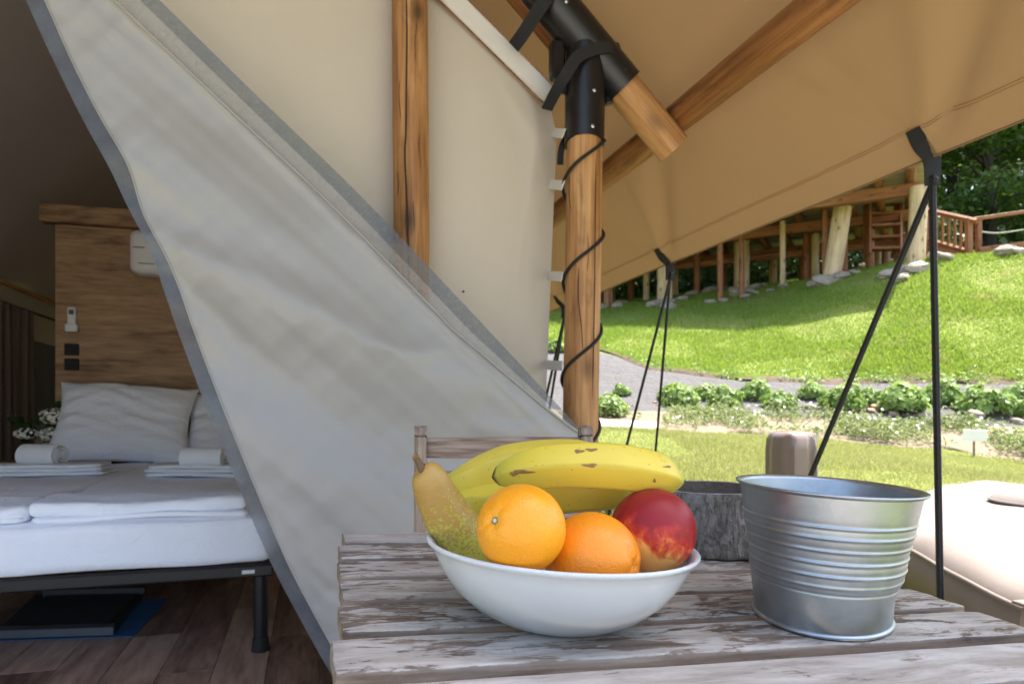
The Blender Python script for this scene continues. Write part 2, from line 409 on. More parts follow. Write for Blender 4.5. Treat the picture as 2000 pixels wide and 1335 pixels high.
def m_pear():
    m = Mat('russet_pear_skin'); z = m.sep()[2]     # 0 stem .. 1 base
    rus = m.mix(m.noise(m.tc, 55, 6, .7), (.30, .175, .035), (.48, .30, .075)); grn = m.mix(m.noise(m.tc, 40, 3), (.36, .38, .04), (.48, .49, .07))
    sp = m.noise(m.map(scale=(330, 330, 52)), 1.0, 3, .6, .3)
    k = m.math('ADD', m.math('MULTIPLY', m.math('SUBTRACT', z, .42), 1.25), m.math('MULTIPLY', m.math('SUBTRACT', m.noise(m.map(scale=(18, 18, 2)), 1.0, 2), .5), .7))
    th = m.math('ADD', sp, m.math('MULTIPLY', k, .42)); f = m.ramp(th, [(.52, 0.0), (.56, 1.0)])
    c = m.mix(f, rus, grn); dots = m.ramp(m.voro(m.map(scale=(230, 230, 25)), 1.0), [(.16, 1.0), (.26, 0.0)])
    c = m.mix(m.math('MULTIPLY', dots, .35), c, (.40, .27, .10))
    return m.done(m.bsdf(c, .42, m.bump(sp, .12, .002), spec=.45, Subsurface_Weight=.05, Subsurface_Radius=(.004, .003, .001)))
PEAR = m_pear()
STEM = simple('woody_stem', (.13, .075, .035), .8, var=.4, scale=400, bump=.4)
def m_nect():
    m = Mat('nectarine_skin'); x = m.sep()        # tc.x,y,z in unit sphere
    n = m.noise(m.tc, 2.2, 5, .65, .5); st = m.noise(m.map(scale=(5, 5, 1.2)), 1.0, 5, .7, .3)
    # yellow cheek low on the side facing the viewer
    ch = m.math('ADD', m.math('MULTIPLY', x[2], -.75), m.math('MULTIPLY', x[0], -.25)); ch = m.math('ADD', ch, m.math('MULTIPLY', x[1], -.28))
    k = m.math('ADD', ch, m.math('MULTIPLY', m.math('SUBTRACT', n, .5), 1.35)); k = m.math('ADD', k, m.math('MULTIPLY', m.math('SUBTRACT', st, .5), .25))
    c = m.ramp(k, [(.0, (.26, .012, .016)), (.22, (.44, .03, .02)), (.38, (.64, .13, .035)), (.58, (.80, .46, .12))])
    d = m.ramp(m.voro(m.tc, 26), [(.06, 1.0), (.11, 0.0)]); c = m.mix(m.math('MULTIPLY', d, .30), c, (.75, .38, .20))
    return m.done(m.bsdf(c, .42, None, spec=.32, Subsurface_Weight=.05, Subsurface_Radius=(.005, .002, .001)))
NECT = m_nect()
def m_bark():
    m = Mat('log_bark'); v = m.map(scale=(1, 1, .32)); n = m.noise(v, 48, 6, .62, .6); rg_ = m.math('ABSOLUTE', m.math('SUBTRACT', n, .5)); fur = m.ramp(rg_, [(.0, 0.0), (.07, 1.0)])
    p = m.noise(m.tc, 120, 5, .7); pl_ = m.noise(m.tc, 22, 4, .6)
    h = m.math('ADD', m.math('MULTIPLY', fur, .30), m.math('MULTIPLY', p, .8))
    c = m.ramp(h, [(.28, (.10, .08, .066)), (.55, (.185, .158, .135)), (.95, (.29, .265, .24))]); c = m.mix(m.ramp(pl_, [(.5, 0.0), (.7, .4)]), c, (.34, .325, .30))
    return m.done(m.bsdf(c, .9, m.bump(h, .9, .006), spec=.2))
BARK = m_bark()
def m_endgrain():
    m = Mat('grey_cut_wood'); n = m.noise(m.map(scale=(40, 40, 12)), 1.0, 6, .7); w = m.wave(m.tc, 38, 2.0, 3, kind='RINGS')
    c = m.mix(m.math('ADD', m.math('MULTIPLY', n, .6), m.math('MULTIPLY', w, .4)), (.15, .13, .115), (.40, .37, .345))
    return m.done(m.bsdf(c, .85, m.bump(n, .4, .003), spec=.2))
CUTWOOD = m_endgrain(); HOLLOW = simple('brown_hollow_wood', (.13, .092, .065), .9, var=.35, scale=60, bump=.6)
def m_linen(name, col, scale=12):
    m = Mat(name); n = m.noise(m.tc, scale, 5, .55, 1.2); n2 = m.noise(m.tc, scale * 3.2, 4, .5, .6)
    return m.done(m.bsdf(m.mix(n, tuple(q * .95 for q in col), col), .9, m.bump(n, .28, .03, m.bump(n2, .18, .008)), spec=.2))
LINEN = m_linen('white_bed_linen', (.86, .885, .955)); LINEN2 = m_linen('white_pillow_linen', (.86, .88, .95), 18)
def m_towel():
    m = Mat('white_terry_towel'); n = m.noise(m.tc, 380, 3, .7); n2 = m.noise(m.tc, 30, 3)
    return m.done(m.bsdf(m.mix(n2, (.76, .78, .82), (.82, .835, .86)), .95, m.bump(n, .5, .004), spec=.1))
TOWEL = m_towel()
def m_laminate(name, stops, sc, rough=.55, bump=.08):
    m = Mat(name); v = m.rndvec((1, 1, 1), 23)
    g = m.noise(m.map(v, sc), 1.0, 6, .62, .5); g2 = m.noise(m.map(v, tuple(q * 4 for q in sc)), 1.0, 4, .6, .2); k = m.voro(m.map(v, tuple(q * .55 for q in sc)), 1.0)
    tone = m.math('MULTIPLY', m.math('SUBTRACT', m.objrand(), .5), .22)
    f = m.math('ADD', m.math('ADD', m.math('MULTIPLY', g, .62), m.math('MULTIPLY', g2, .38)), tone)
    c = m.ramp(f, stops); c = m.mix(m.math('MULTIPLY', m.ramp(k, [(.06, 1.0), (.16, 0.0)]), .7), c, tuple(q * .3 for q in stops[0][1]))
    return m.done(m.bsdf(c, rough, m.bump(g2, bump, .002), spec=.4))
HEADWOOD = m_laminate('oak_panel', [(.34, (.12, .06, .027)), (.45, (.26, .148, .07)), (.55, (.35, .21, .105)), (.68, (.45, .29, .16))], (1.6, 12, 12))
FLOORWOOD = m_laminate('dark_oak_plank', [(.34, (.075, .042, .03)), (.5, (.21, .125, .09)), (.66, (.36, .24, .175))], (11, 1.5, 11), .45)
DECKWOOD = m_laminate('larch_deck_board', [(.26, (.22, .18, .14)), (.5, (.38, .32, .26)), (.76, (.50, .44, .37))], (11, 1.5, 11), .6)
BLACK_PL = simple('black_plastic_pipe', (.008, .008, .009), .34, spec=.5, var=.2)
BLACK_MT = simple('black_painted_steel', (.010, .011, .014), .30, var=.2)
BLACK_WB = simple('black_webbing', (.013, .013, .014), .85, var=.3, scale=300, bump=.4)
BLACK_SK = simple('black_socket', (.004, .004, .005), .7)
STEEL = simple('steel_bolt', (.55, .55, .54), .35, metal=.9)
def m_rope():
    m = Mat('black_braided_rope'); v = m.sep(); ang = m.math('ARCTAN2', v[1], v[0])
    a = m.math('SINE', m.math('ADD', m.math('MULTIPLY', v[2], 520.0), m.math('MULTIPLY', ang, 3.0)))
    b = m.math('SINE', m.math('SUBTRACT', m.math('MULTIPLY', v[2], 520.0), m.math('MULTIPLY', ang, 3.0)))
    h = m.math('MULTIPLY', a, b); c = m.ramp(h, [(.25, (.012, .012, .013)), (.85, (.06, .058, .056))])
    return m.done(m.bsdf(c, .7, m.bump(h, .7, .002), spec=.3))
ROPE = m_rope()
WHITE_PL = simple('white_plastic', (.66, .66, .65), .4, var=.03); GREY_PL = simple('grey_plastic', (.06, .06, .065), .4)
BLUE = simple('blue_tape', (.012, .07, .17), .6); MAT_BLK = simple('black_bristle_mat', (.008, .008, .009), .95, var=.6, scale=240, bump=1.0)
GREY_MT = simple('grey_aluminium_edge', (.09, .10, .115), .35, metal=.4)
CURTAIN = m_canvas('taupe_curtain', (.17, .12, .10), .1, (.2, .13, .1)); DARK_WIN = simple('dark_window', (.012, .016, .016), .25)
CUSHION = m_canvas('beige_outdoor_fabric', (.185, .158, .143), .0, (.5, .4, .3), 700); CUSHION_D = m_canvas('dark_beige_outdoor_fabric', (.30, .235, .20), .0, (.3, .2, .15), 700)
BROWN_GL = simple('glossy_brown_cover', (.20, .145, .115), .2, var=.08)
def m_plastic():
    m = Mat('clear_crumpled_plastic'); n = m.noise(m.tc, 60, 4, .6, 1.0)
    return m.done(m.mixs(.5, m.bsdf((.75, .8, .84), .12, m.bump(n, .9, .02)), m.transp((.93, .95, .96))))
PLASTIC = m_plastic()
SIGN_W = simple('white_placard', (.82, .80, .74), .5, var=.02)
def m_leaf(name, c0, c1, tr=.35, rough=.5, scale=3.0, dry=None):
    m = Mat(name); n = m.noise(m.tc, scale, 3); r = m.noise(m.tc, scale * 9, 2)
    c = m.mix(m.math('ADD', m.math('MULTIPLY', n, .5), m.math('MULTIPLY', r, .5)), c0, c1)
    if dry: c = m.mix(m.ramp(m.noise(m.tc, scale * 1.4, 5, .65, .4), [(.57, 0.0), (.70, .8)]), c, dry)
    return m.done(m.mixs(tr, m.bsdf(c, rough, spec=.35), m.transl(m.mix(.3, c, (.22, .32, .02)))))
LEAF_TREE = m_leaf('forest_leaf', (.022, .062, .010), (.085, .16, .028), .4, scale=.7)
LEAF_SHRUB = m_leaf('shrub_leaf', (.14, .235, .05), (.30, .42, .12), .45, .45, 9)
LEAF_LOW = m_leaf('groundcover_leaf', (.13, .18, .06), (.27, .30, .13), .4, .6, 6)
LEAF_DARK = m_leaf('bouquet_leaf', (.012, .035, .010), (.03, .065, .018), .15, .35, 30)
PETAL = simple('white_petal', (.78, .77, .70), .7, var=.08); PETAL_C = simple('cream_petal', (.85, .83, .72), .8, var=.2, scale=80)
PETAL_Y = simple('yellow_petal', (.75, .6, .05), .7)
GRASS = m_leaf('grass_blade', (.15, .24, .025), (.29, .375, .065), .45, .6, 1.3, (.40, .36, .15))
GRASS_DRY = m_leaf('mown_grass_blade', (.27, .28, .085), (.43, .41, .19), .4, .6, 1.5, (.46, .41, .24))
def m_ground():
    m = Mat('grassy_soil'); n = m.noise(m.tc, 1.1, 6, .65); n2 = m.noise(m.tc, 14, 5, .7)
    c = m.mix(n, (.12, .16, .03), (.20, .23, .06)); c = m.mix(m.ramp(n2, [(.5, 0.0), (.75, .6)]), c, (.28, .25, .13))
    return m.done(m.bsdf(c, .95, m.bump(n2, .6, .05), spec=.1))
GROUND = m_ground()
def m_fab():
    m = Mat('grey_weed_membrane'); n = m.noise(m.tc, 5, 5, .6); n2 = m.noise(m.tc, 55, 4, .7)
    c = m.mix(n, (.06, .058, .06), (.10, .096, .096)); c = m.mix(m.ramp(n2, [(.55, 0.0), (.7, .6)]), c, (.22, .19, .16))
    return m.done(m.bsdf(c, .85, m.bump(n2, .5, .03, m.bump(n, .6, .1)), spec=.25))
MEMBRANE = m_fab()
SOIL_D = simple('dark_bank_soil', (.075, .05, .032), .95, var=.5, scale=9, bump=.8)
SOIL = simple('bed_soil', (.17, .135, .085), .95, var=.45, scale=9, bump=.8); GRAVEL = simple('pale_gravel', (.40, .375, .34), .95, var=.3, scale=60, bump=.9)
STONE = simple('field_stone', (.29, .245, .19), .85, var=.35, scale=5, bump=.5); STONE_R = simple('reddish_stone', (.42, .25, .16), .85, var=.3, scale=7, bump=.5)

# ------------------------------------------------------------------ terrain
TU = np.array([.13, .34, .47, .60, .75])
def _row(Y, r): return H + (HZ - r) / F * Y
_cols = [[(4, 940), (6.5, 836), (8.0, 790), (10.0, 705), (17, 600), (24, 588)],
         [(4, 940), (6.5, 850), (8.0, 795), (9.2, 745), (16, 568), (24, 556)],
         [(4, 940), (6.5, 862), (7.8, 800), (9.0, 747), (13.5, 545), (20, 535)],
         [(4, 940), (6.4, 880), (7.6, 805), (8.6, 748), (12.5, 508), (18, 500)],
         [(4, 950), (6.0, 905), (7.5, 812), (8.4, 748), (12, 492), (17, 486)]]
TY = np.array([[0, 2] + [y for y, r in c] + [34, 60, 400] for c in _cols], float)
TZ = np.array([[-.05, .15] + [_row(y, r) for y, r in c] + [_row(c[-1][0], c[-1][1]) + 3.5, 16, 60] for c in _cols], float)
def nodeY(u, k): return np.interp(u, TU, TY[:, k])
def terrain(X, Y):
    X = np.asarray(X, float); Y = np.asarray(Y, float)
    u = np.clip(X / np.maximum(Y, .5), TU[0], TU[-1]); z = np.full(X.shape, -.05)
    ys = [nodeY(u, k) for k in range(TY.shape[1])]; zs = [np.interp(u, TU, TZ[:, k]) for k in range(TY.shape[1])]
    for k in range(TY.shape[1] - 1):
        t = np.clip((Y - ys[k]) / (ys[k + 1] - ys[k]), 0, 1)
        z = np.where(Y >= ys[k], zs[k] * (1 - t) + zs[k + 1] * t, z)
    z = z + .014 * sstep(9, 14, Y) * np.sin(X * 1.3 + .5) * np.cos(Y * 1.1) + .012 * np.sin(X * 4.1) * np.sin(Y * 3.7) * sstep(3, 6, Y)
    a = X * E2[0] + Y * E2[1]; b = X * E1[0] + Y * E1[1]
    k = np.maximum(sstep(1.45, 2.0, a), sstep(8.6, 11.0, b)) 
    return -.30 * (1 - k) + z * k
def tz(x, y): return float(terrain(np.array([x]), np.array([y]))[0])
def make_ground():
    xs = np.unique(np.concatenate([np.linspace(-400, -14, 24), np.linspace(-14, 0, 24), np.linspace(0, 16, 150), np.linspace(16, 40, 24), np.linspace(40, 400, 20)]))
    ys = np.unique(np.concatenate([np.linspace(-300, -6, 16), np.linspace(-6, 2, 24), np.linspace(2, 12, 150), np.linspace(12, 26, 90), np.linspace(26, 60, 20), np.linspace(60, 400, 16)]))
    X, Y = np.meshgrid(xs, ys); Z = terrain(X, Y); nx, ny = len(xs), len(ys)
    v = np.stack([X, Y, Z], -1).reshape(-1, 3); i = np.arange(ny - 1)[:, None] * nx + np.arange(nx - 1)[None]
    i = i.ravel(); f = np.stack([i, i + 1, i + nx + 1, i + nx], -1)
    struct(mesh('ground', v, f, GROUND))
make_ground()
def band(name, mat, y0, y1, u0, u1, lift, nu=90, nv=14, wob=.12):
    """sheet laid on the terrain between two boundary rows"""
    v = []
    for j in range(nv + 1):
        for i in range(nu + 1):
            u = u0 + (u1 - u0) * i / nu; a = y0(u); b = y1(u); t = j / nv
            Y = a + (b - a) * t + wob * (math.sin(u * 61 + j) + math.sin(u * 23)) * .5 * (1 if j in (0, nv) else .3)
            X = u * Y; v.append((X, Y, tz(X, Y) + (lift if j not in (0, nv) else -.03)))
    f = [(j * (nu + 1) + i, j * (nu + 1) + i + 1, (j + 1) * (nu + 1) + i + 1, (j + 1) * (nu + 1) + i) for j in range(nv) for i in range(nu)]
    return struct(mesh(name, v, f, mat))
Y_LAWN = lambda u: float(nodeY(max(u, .0), 3)); Y_BED = lambda u: float(nodeY(u, 4)); Y_FAB = lambda u: float(nodeY(u, 5))
def y_fab_top(u): return Y_FAB(u) + (1.2 * max(0, (.20 - u) / .1) if u < .2 else 0)
band('flower_bed', SOIL, Y_LAWN, lambda u: Y_BED(u) - .35, .02, .95, .012)
band('weed_membrane', MEMBRANE, lambda u: Y_BED(u) - .55, y_fab_top, .0, .95, .022)
band('soil_edge', SOIL_D, lambda u: y_fab_top(u) - .10, lambda u: y_fab_top(u) + .16, .1, .95, .03, 120, 4, .16)
band('gravel_strip', GRAVEL, lambda u: Y_LAWN(u) - .05, lambda u: Y_LAWN(u) + .42, .09, .215, .03, 24, 5, .06)

struct(mesh('bounce_sheet', [(-14, -14, .0), (14, -14, .0), (14, -1.9, .0), (-14, -1.9, .0)], [(0, 1, 2, 3)], GRAVEL))  # unseen pale sheet behind the camera, added to bounce neutral light forward
def blades(name, n, mat, sampler, h0, h1, w, label):
    X, Y, keep = sampler(n); X, Y = X[keep], Y[keep]; n = len(X); Z = terrain(X, Y)
    ang = RNG.uniform(0, 2 * np.pi, n); h = RNG.uniform(h0, h1, n) * (.7 + .5 * (np.sin(X * 2.1) * np.cos(Y * 1.7) > -.2)); lean = RNG.normal(0, .35, (n, 2)) * h[:, None]
    dx, dy = np.cos(ang) * w, np.sin(ang) * w
    p = np.stack([X, Y, Z - .01], -1); v = np.empty((n, 3, 3))
    v[:, 0] = p + np.stack([dx, dy, 0 * dx], -1); v[:, 1] = p - np.stack([dx, dy, 0 * dx], -1); v[:, 2] = p + np.stack([lean[:, 0], lean[:, 1], h], -1)
    o = mesh(name, v.reshape(-1, 3), np.arange(n * 3).reshape(n, 3), mat, smooth=False, tc=np.repeat(p, 3, 0)); return stuff(o, label)
def s_hill(n):
    u = RNG.uniform(.04, .95, n); t = RNG.uniform(0, 1, n) ** 1.25; y0 = np.array([y_fab_top(q) for q in np.linspace(.04, .95, 60)]); y0 = np.interp(u, np.linspace(.04, .95, 60), y0)
    Y = y0 + t * (np.interp(u, TU, TY[:, 7]) + 2 - y0); return u * Y, Y, np.sin(u * Y * 3.1) * np.sin(Y * 2.3 + 1) + RNG.uniform(0, 1.2, n) > -.45
def s_lawn(n):
    u = RNG.uniform(.06, .95, n); Y = 2.6 + (nodeY(u, 3) - 2.55) * RNG.uniform(0, 1, n) ** .8; X = u * Y; a = X * E2[0] + Y * E2[1]
    return X, Y, (a > 1.75)
blades('meadow_grass', 300000, GRASS, s_hill, .025, .075, .010, 'sunlit green grass covering the steep slope')
blades('lawn_grass', 150000, GRASS_DRY, s_lawn, .018, .042, .0055, 'short mown yellowish lawn in front of the flower bed')
def dots(name, n, mat, label, smp, hh, r):
    X, Y, k = smp(n); X, Y = X[k], Y[k]; n = len(X); Z = terrain(X, Y) + RNG.uniform(hh * .6, hh, n); v = np.empty((n, 5, 3)); f = []
    for j in range(5): v[:, j] = np.stack([X + r * np.cos(j * 1.2566), Y + r * np.sin(j * 1.2566), Z + .3 * r * (j % 2)], -1)
    return stuff(mesh(name, v.reshape(-1, 3), np.arange(n * 5).reshape(n, 5), mat, smooth=False), label)
dots('daisies', 900, PETAL, 'tiny white daisies dotted over the grassy slope', s_hill, .12, .016)
dots('buttercups', 380, PETAL_Y, 'tiny yellow flowers dotted over the grassy slope', s_hill, .12, .014)

# ------------------------------------------------------------------ the tent: poles, roof, walls
tent = thing('safari_tent', 'large tan and cream canvas safari tent on larch poles', 'tent', hw(-.5, 2.3, 0))
RA, RB, RZ, RK = 1.3126, 2.237, 2.078, .943
def roof_z(a): return RZ - RK * (a - RA)
HEM = 1.752
STR = [(HEM, 1.56), (HEM, 3.065), (HEM, 4.54)]
def roof_pt(a, b, sub=0.0):
    d = 0.0
    if a > 1.30:
        for (sa, sb) in STR:
            for (ea, eb, w, am) in ((1.33, -.62, .035, .022), (1.36, -.30, .03, -.014), (1.34, .34, .035, .016), (1.38, -.48, .018, .012), (1.40, .12, .03, .012)):
                q, t = seg_dist((a, b), (sa, sb), (ea, sb + eb)); d += 0.95 * am * math.exp(-(q / (1.25 * w * (.35 + t))) ** 2) * min(1, (1 - abs(2 * t - 1)) * 2.2)
        ph = ((b - 1.56) / 1.5) % 1.0; d += -.012 * math.sin(math.pi * ph) * (a - 1.3) / .45
    d += .010 * math.sin(a * 7 + b * 2.1) * math.sin(b * 3.3 - a * 1.7)
    n = nrm(E2 * RK + UP)
    return hw(a, b, roof_z(a)) + n * (d - sub)
v, f, t = grid(roof_pt, 110, 200, -.45, HEM, .35, 7.8)
roof = mesh('roof_canvas', v, f, CANVAS_BROWN, tent)
def left_roof(a, b): return hw(a, b, roof_z(-.45) - RK * (-.45 - a)) + UP * .01 * math.sin(a * 5 + b * 3)
v, f, t = grid(left_roof, 30, 50, -2.75, -.45, .35, 7.8); mesh('roof_canvas', v, f, CANVAS_BROWN, tent)
# hem roll and double seam, children of the roof canvas
v, f, t = tube([roof_pt(HEM, b) for b in np.linspace(.35, 7.8, 160)], .0035, 8); mesh('hem_edge', v, f, CANVAS_BROWN, roof, tc=t)
for k, off in enumerate((.070, .076)):
    v, f, t = tube([roof_pt(HEM - off, b, .0012) for b in np.linspace(.35, 7.8, 420)], .0009, 5); mesh('seam', v, f, POLE_D, roof, tc=t)

def log(name, p0, p1, r, mat, parent, seed=0, bend=.012, n=40, seg=28, taper=0.0):
    p0, p1 = np.asarray(p0, float), np.asarray(p1, float); d = nrm(p1 - p0); L = np.linalg.norm(p1 - p0); s1 = nrm(np.cross(d, [.3, .9, .2])); s2 = np.cross(d, s1)
    pts = [p0 + (p1 - p0) * t + s1 * bend * vnoise((t * L * 1.3, 0, seed), seed) + s2 * bend * vnoise((0, t * L * 1.1, seed), seed + 3) for t in np.linspace(0, 1, n)]
    rf = lambda th, s, i: 1 + .030 * vnoise((math.cos(th) * 1.1 + seed, math.sin(th) * 1.1, s * 2.6), seed) + .012 * vnoise((math.cos(th) * 3, math.sin(th) * 3, s * 9), seed + 1)
    v, f, t = tube(pts, [r * (1 - taper * q) for q in np.linspace(0, 1, n)], seg, rfun=rf)
    return mesh(name, v, f, mat, parent, tc=t, sharp=50)
def crack(parent, pts, r, w=.0022):
    v, f, t = tube(smooth_path(pts, 40), [w * min(1, 6 * min(q, 1 - q) + .15) for q in np.linspace(0, 1, 40)], 6); return mesh('crack', v, f, CRACK, parent)
# pole in the middle of the gable wall
pa, pb = hb(804, -260, 2.28), hb(799, 1010, 2.28); pb[2] = 0
p1o = log('pole', pa, pb, .0600, POLE, tent, 1)
def on_pole(px, py, c0, r, b):           # point on the front of an upright pole seen at this pixel
    q = hb(px, py, b); cx = c0 + 0 * q; d = (q - cx) @ E2; d = max(-r * .97, min(r * .97, d)); return np.array([*(cx + E2 * d - E1 * (math.sqrt(r * r - d * d)))[:2], q[2]])
c1 = (pa + pb) / 2
crk = []
for (x, y) in [(793, -60), (795, 60), (794, 160), (793, 260), (791, 300), (794, 380), (797, 470), (799, 540), (798, 640)]:
    q = hb(x, y, 2.222); c = hb(801.5, y, 2.28); d = (q - c) @ E2; q2 = c + E2 * d - E1 * (math.sqrt(max(0, .0605 ** 2 - d * d)) - .001); crk.append(np.array([q2[0], q2[1], q[2]]))
crack(p1o, crk, .06, .0030)
for (x_, y0_, y1_) in ((812, 40, 120), (782, 150, 235), (820, 260, 330), (808, 390, 450), (778, 330, 380)):
    ck = []
    for q_ in np.linspace(0, 1, 5):
        y_ = y0_ + (y1_ - y0_) * q_; q = hb(x_ + 1.5 * math.sin(q_ * 5 + x_), y_, 2.222); c = hb(801.5, y_, 2.28); d = (q - c) @ E2; q2 = c + E2 * d - E1 * (math.sqrt(max(0, .0605 ** 2 - d * d)) - .0006); ck.append(np.array([q2[0], q2[1], q[2]]))
    crack(p1o, ck, .06, .0011)
# corner pole with cord
P2B = 2.226
p2t, p2b = hb(1144, 60, P2B), hb(1128, 1000, P2B); p2b[2] = 0; C2 = (p2t + p2b) / 2; R2 = .0630
p2o = log('pole', p2t, p2b, R2, POLE, tent, 5, .006)
def p2axis(z): k = (z - p2b[2]) / (p2t[2] - p2b[2]); return p2b + (p2t - p2b) * k
for cr, w in (([(1165, 300), (1163, 420), (1162, 540), (1160, 660), (1158, 780)], .0024), ([(1133, 520), (1132, 580), (1137, 640), (1139, 690)], .0016), ([(1122, 330), (1121, 370), (1123, 410)], .0011), ([(1148, 455), (1149, 500), (1147, 530)], .0011), ([(1118, 720), (1120, 770), (1119, 800)], .0013)):
    crk = []
    for (x, y) in cr:
        q = hb(x, y, P2B - R2); c = p2axis(q[2]); d = max(-R2 * .97, min(R2 * .97, (q - c) @ E2)); q2 = c + E2 * d - E1 * (math.sqrt(R2 * R2 - d * d) + .0003); crk.append(np.array([q2[0], q2[1], q[2]]))
    crack(p2o, crk, R2, w)
zz = lambda row: hb(1138, row, P2B - R2)[2]
hel = []
z_a, z_b = zz(262), zz(905); pitch = (zz(262) - zz(838)) / 3.0
ph0 = math.radians(60)
for ph in np.linspace(0, 2 * math.pi * (z_a - z_b) / pitch, 240):
    z = z_a - pitch * ph / (2 * math.pi); th = ph0 - ph; c = p2axis(z); rr = R2 + .008 + .006 * vnoise((th, z * 3, 0), 4)
    hel.append(c + E2 * rr * math.sin(th) - E1 * rr * math.cos(th))
v, f, t = tube(hel, .0058, 10)
cord = mesh('wound_cord', v, f, ROPE, None, tc=t, loc=hw(.93, 2.226, 0)); tag(cord, 'thin black cord wound in a spiral round the corner tent pole', 'cord')
# rafter, eave beam
rf0, rf1 = hb(960, -137, P2B), hb(1316, 290, P2B); rdir = nrm(rf1 - rf0)
log('rafter', rf0, rf1, .0635, POLE, tent, 9, .004)
bm0 = at(1325, 230, 2.52); bm0 = bm0 + UP * .0
log('eave_beam', bm0 - E1 * 1.8, bm0 + E1 * 5.2, .0535, POLE_D, tent, 12, .010, 90)
log('eave_beam', hw(-2.48, .4, 2.02), hw(-2.48, 7.6, 2.02), .0535, POLE_D, tent, 14, .010, 50)
log('ridge_beam', hw(-.45, .4, roof_z(-.45) - .12), hw(-.45, 7.6, roof_z(-.45) - .12), .06, POLE_D, tent, 15, .010, 50)
log('rafter', hw(-.05, P2B + .12, roof_z(-.05) - .18), hw(1.0, P2B + .16, roof_z(1.0) - .18), .045, POLE_D, tent, 17, .004)
# black plastic sleeve joint
sl = thing('pole_connector', 'black plastic pipe connector joining pole and rafter under tan roof', 'connector', p2axis(zz(270)))
def sleeve(name, p0, p1, r, notch=0.0, seg=40):
    pts = [np.asarray(p0) + (np.asarray(p1) - np.asarray(p0)) * q for q in np.linspace(0, 1, 14)]
    v, f, t = tube(pts, r, seg, False); v = np.array(v); d = nrm(np.asarray(p1) - np.asarray(p0))
    for k in range(seg):
        th = 2 * math.pi * k / seg; v[k] += d * notch * (.5 + .5 * math.cos(th)) ; v[seg + k] += d * notch * .6 * (.5 + .5 * math.cos(th))
    vi, fi, ti = tube(pts, r - .006, seg, False); vi = np.array(vi); vi[:seg] += (v[:seg] - np.array(tube(pts, r, seg, False)[0])[:seg]); n = len(v)
    f = f + [tuple(q + n for q in w[::-1]) for w in fi] + [(k, (k + 1) % seg, n + (k + 1) % seg, n + k) for k in range(seg)]
    m = (13) * seg; f += [(m + (k + 1) % seg, m + k, n + m + k, n + m + (k + 1) % seg) for k in range(seg)]
    return mesh(name, np.vstack([v, vi]), f, BLACK_PL, sl, tc=t + ti, sharp=40)
s1 = sleeve('upright_sleeve', p2axis(zz(276)), p2axis(zz(70)), .0700, .028)
s2 = sleeve('rafter_sleeve', hb(1218, 172, P2B), hb(1050, -30, P2B), .0745)
def bolt(px, py, b, parent, ax):
    p = hb(px, py, b); v, f, t = lathe([(.0001, .006), (.005, .005), (.0082, .002), (.0086, -.004)], 12, p, *ax); mesh('bolt', v, f, STEEL, parent, tc=t)
AX = (E2, UP, -E1)
bolt(1160, 177, P2B - .066, s1, AX); bolt(1157, 247, P2B - .066, s1, AX); bolt(1221, 137, P2B - .0685, s2, AX); bolt(1106, 4, P2B - .070, s2, AX)
# hinge gusset plates on the back of the joint
g = B(); g.add(*box(hb(1088, 120, P2B + .02), E2, E1, UP, .05, .05, .14, .01)); g.add(*box(hb(1100, 165, P2B + .01), E2, E1, UP, .05, .03, .07, .01)); g.out('clamp', BLACK_PL, sl, False)
g = B(); g.add(*box(hb(1188, 178, P2B + .01), nrm(E2 + UP * .2), E1, UP, .035, .03, .10, .006)); g.out('clamp', BLACK_PL, sl, False)
def ribbon(name, pts, w, th, parent, nrmv, mat=BLACK_WB, n=40):
    p = smooth_path(pts, n); T = np.gradient(p, axis=0); v, f = [], []
    for i in range(n):
        d = nrm(T[i]); nv = np.asarray(nrmv[0]) * (1 - i / (n - 1)) + np.asarray(nrmv[1]) * (i / (n - 1)); s = nrm(np.cross(d, nv)); nn = np.cross(s, d)
        for (a, b) in ((-1, -1), (1, -1), (1, 1), (-1, 1)): v.append(p[i] + s * a * w / 2 + nn * b * th / 2)
    for i in range(n - 1):
        for k in range(4): a = i * 4 + k; b = i * 4 + (k + 1) % 4; f.append((a, b, b + 4, a + 4))
    f += [(3, 2, 1, 0), tuple(range(4 * n - 4, 4 * n))]
    return mesh(name, v, f, mat, parent, sharp=40)
ribbon('strap', [hb(1003, 92, 2.27), hb(1022, 66, 2.22), hb(1045, 30, 2.18), hb(1064, 2, 2.15), hb(1085, -30, 2.15)], .045, .004, sl, (-E1, -E1))
ribbon('strap', [hb(1068, 214, 2.29), hb(1084, 182, 2.22), hb(1105, 146, 2.16), hb(1128, 112, 2.145), hb(1160, 97, 2.145), hb(1190, 92, 2.15), hb(1212, 95, 2.20)], .040, .004, sl, (-E1, -E1))
ribbon('strap', [hb(1112, 262, 2.30), hb(1100, 280, 2.27), hb(1095, 300, 2.26), hb(1094, 322, 2.27)], .022, .006, sl, (-E1, -E1))

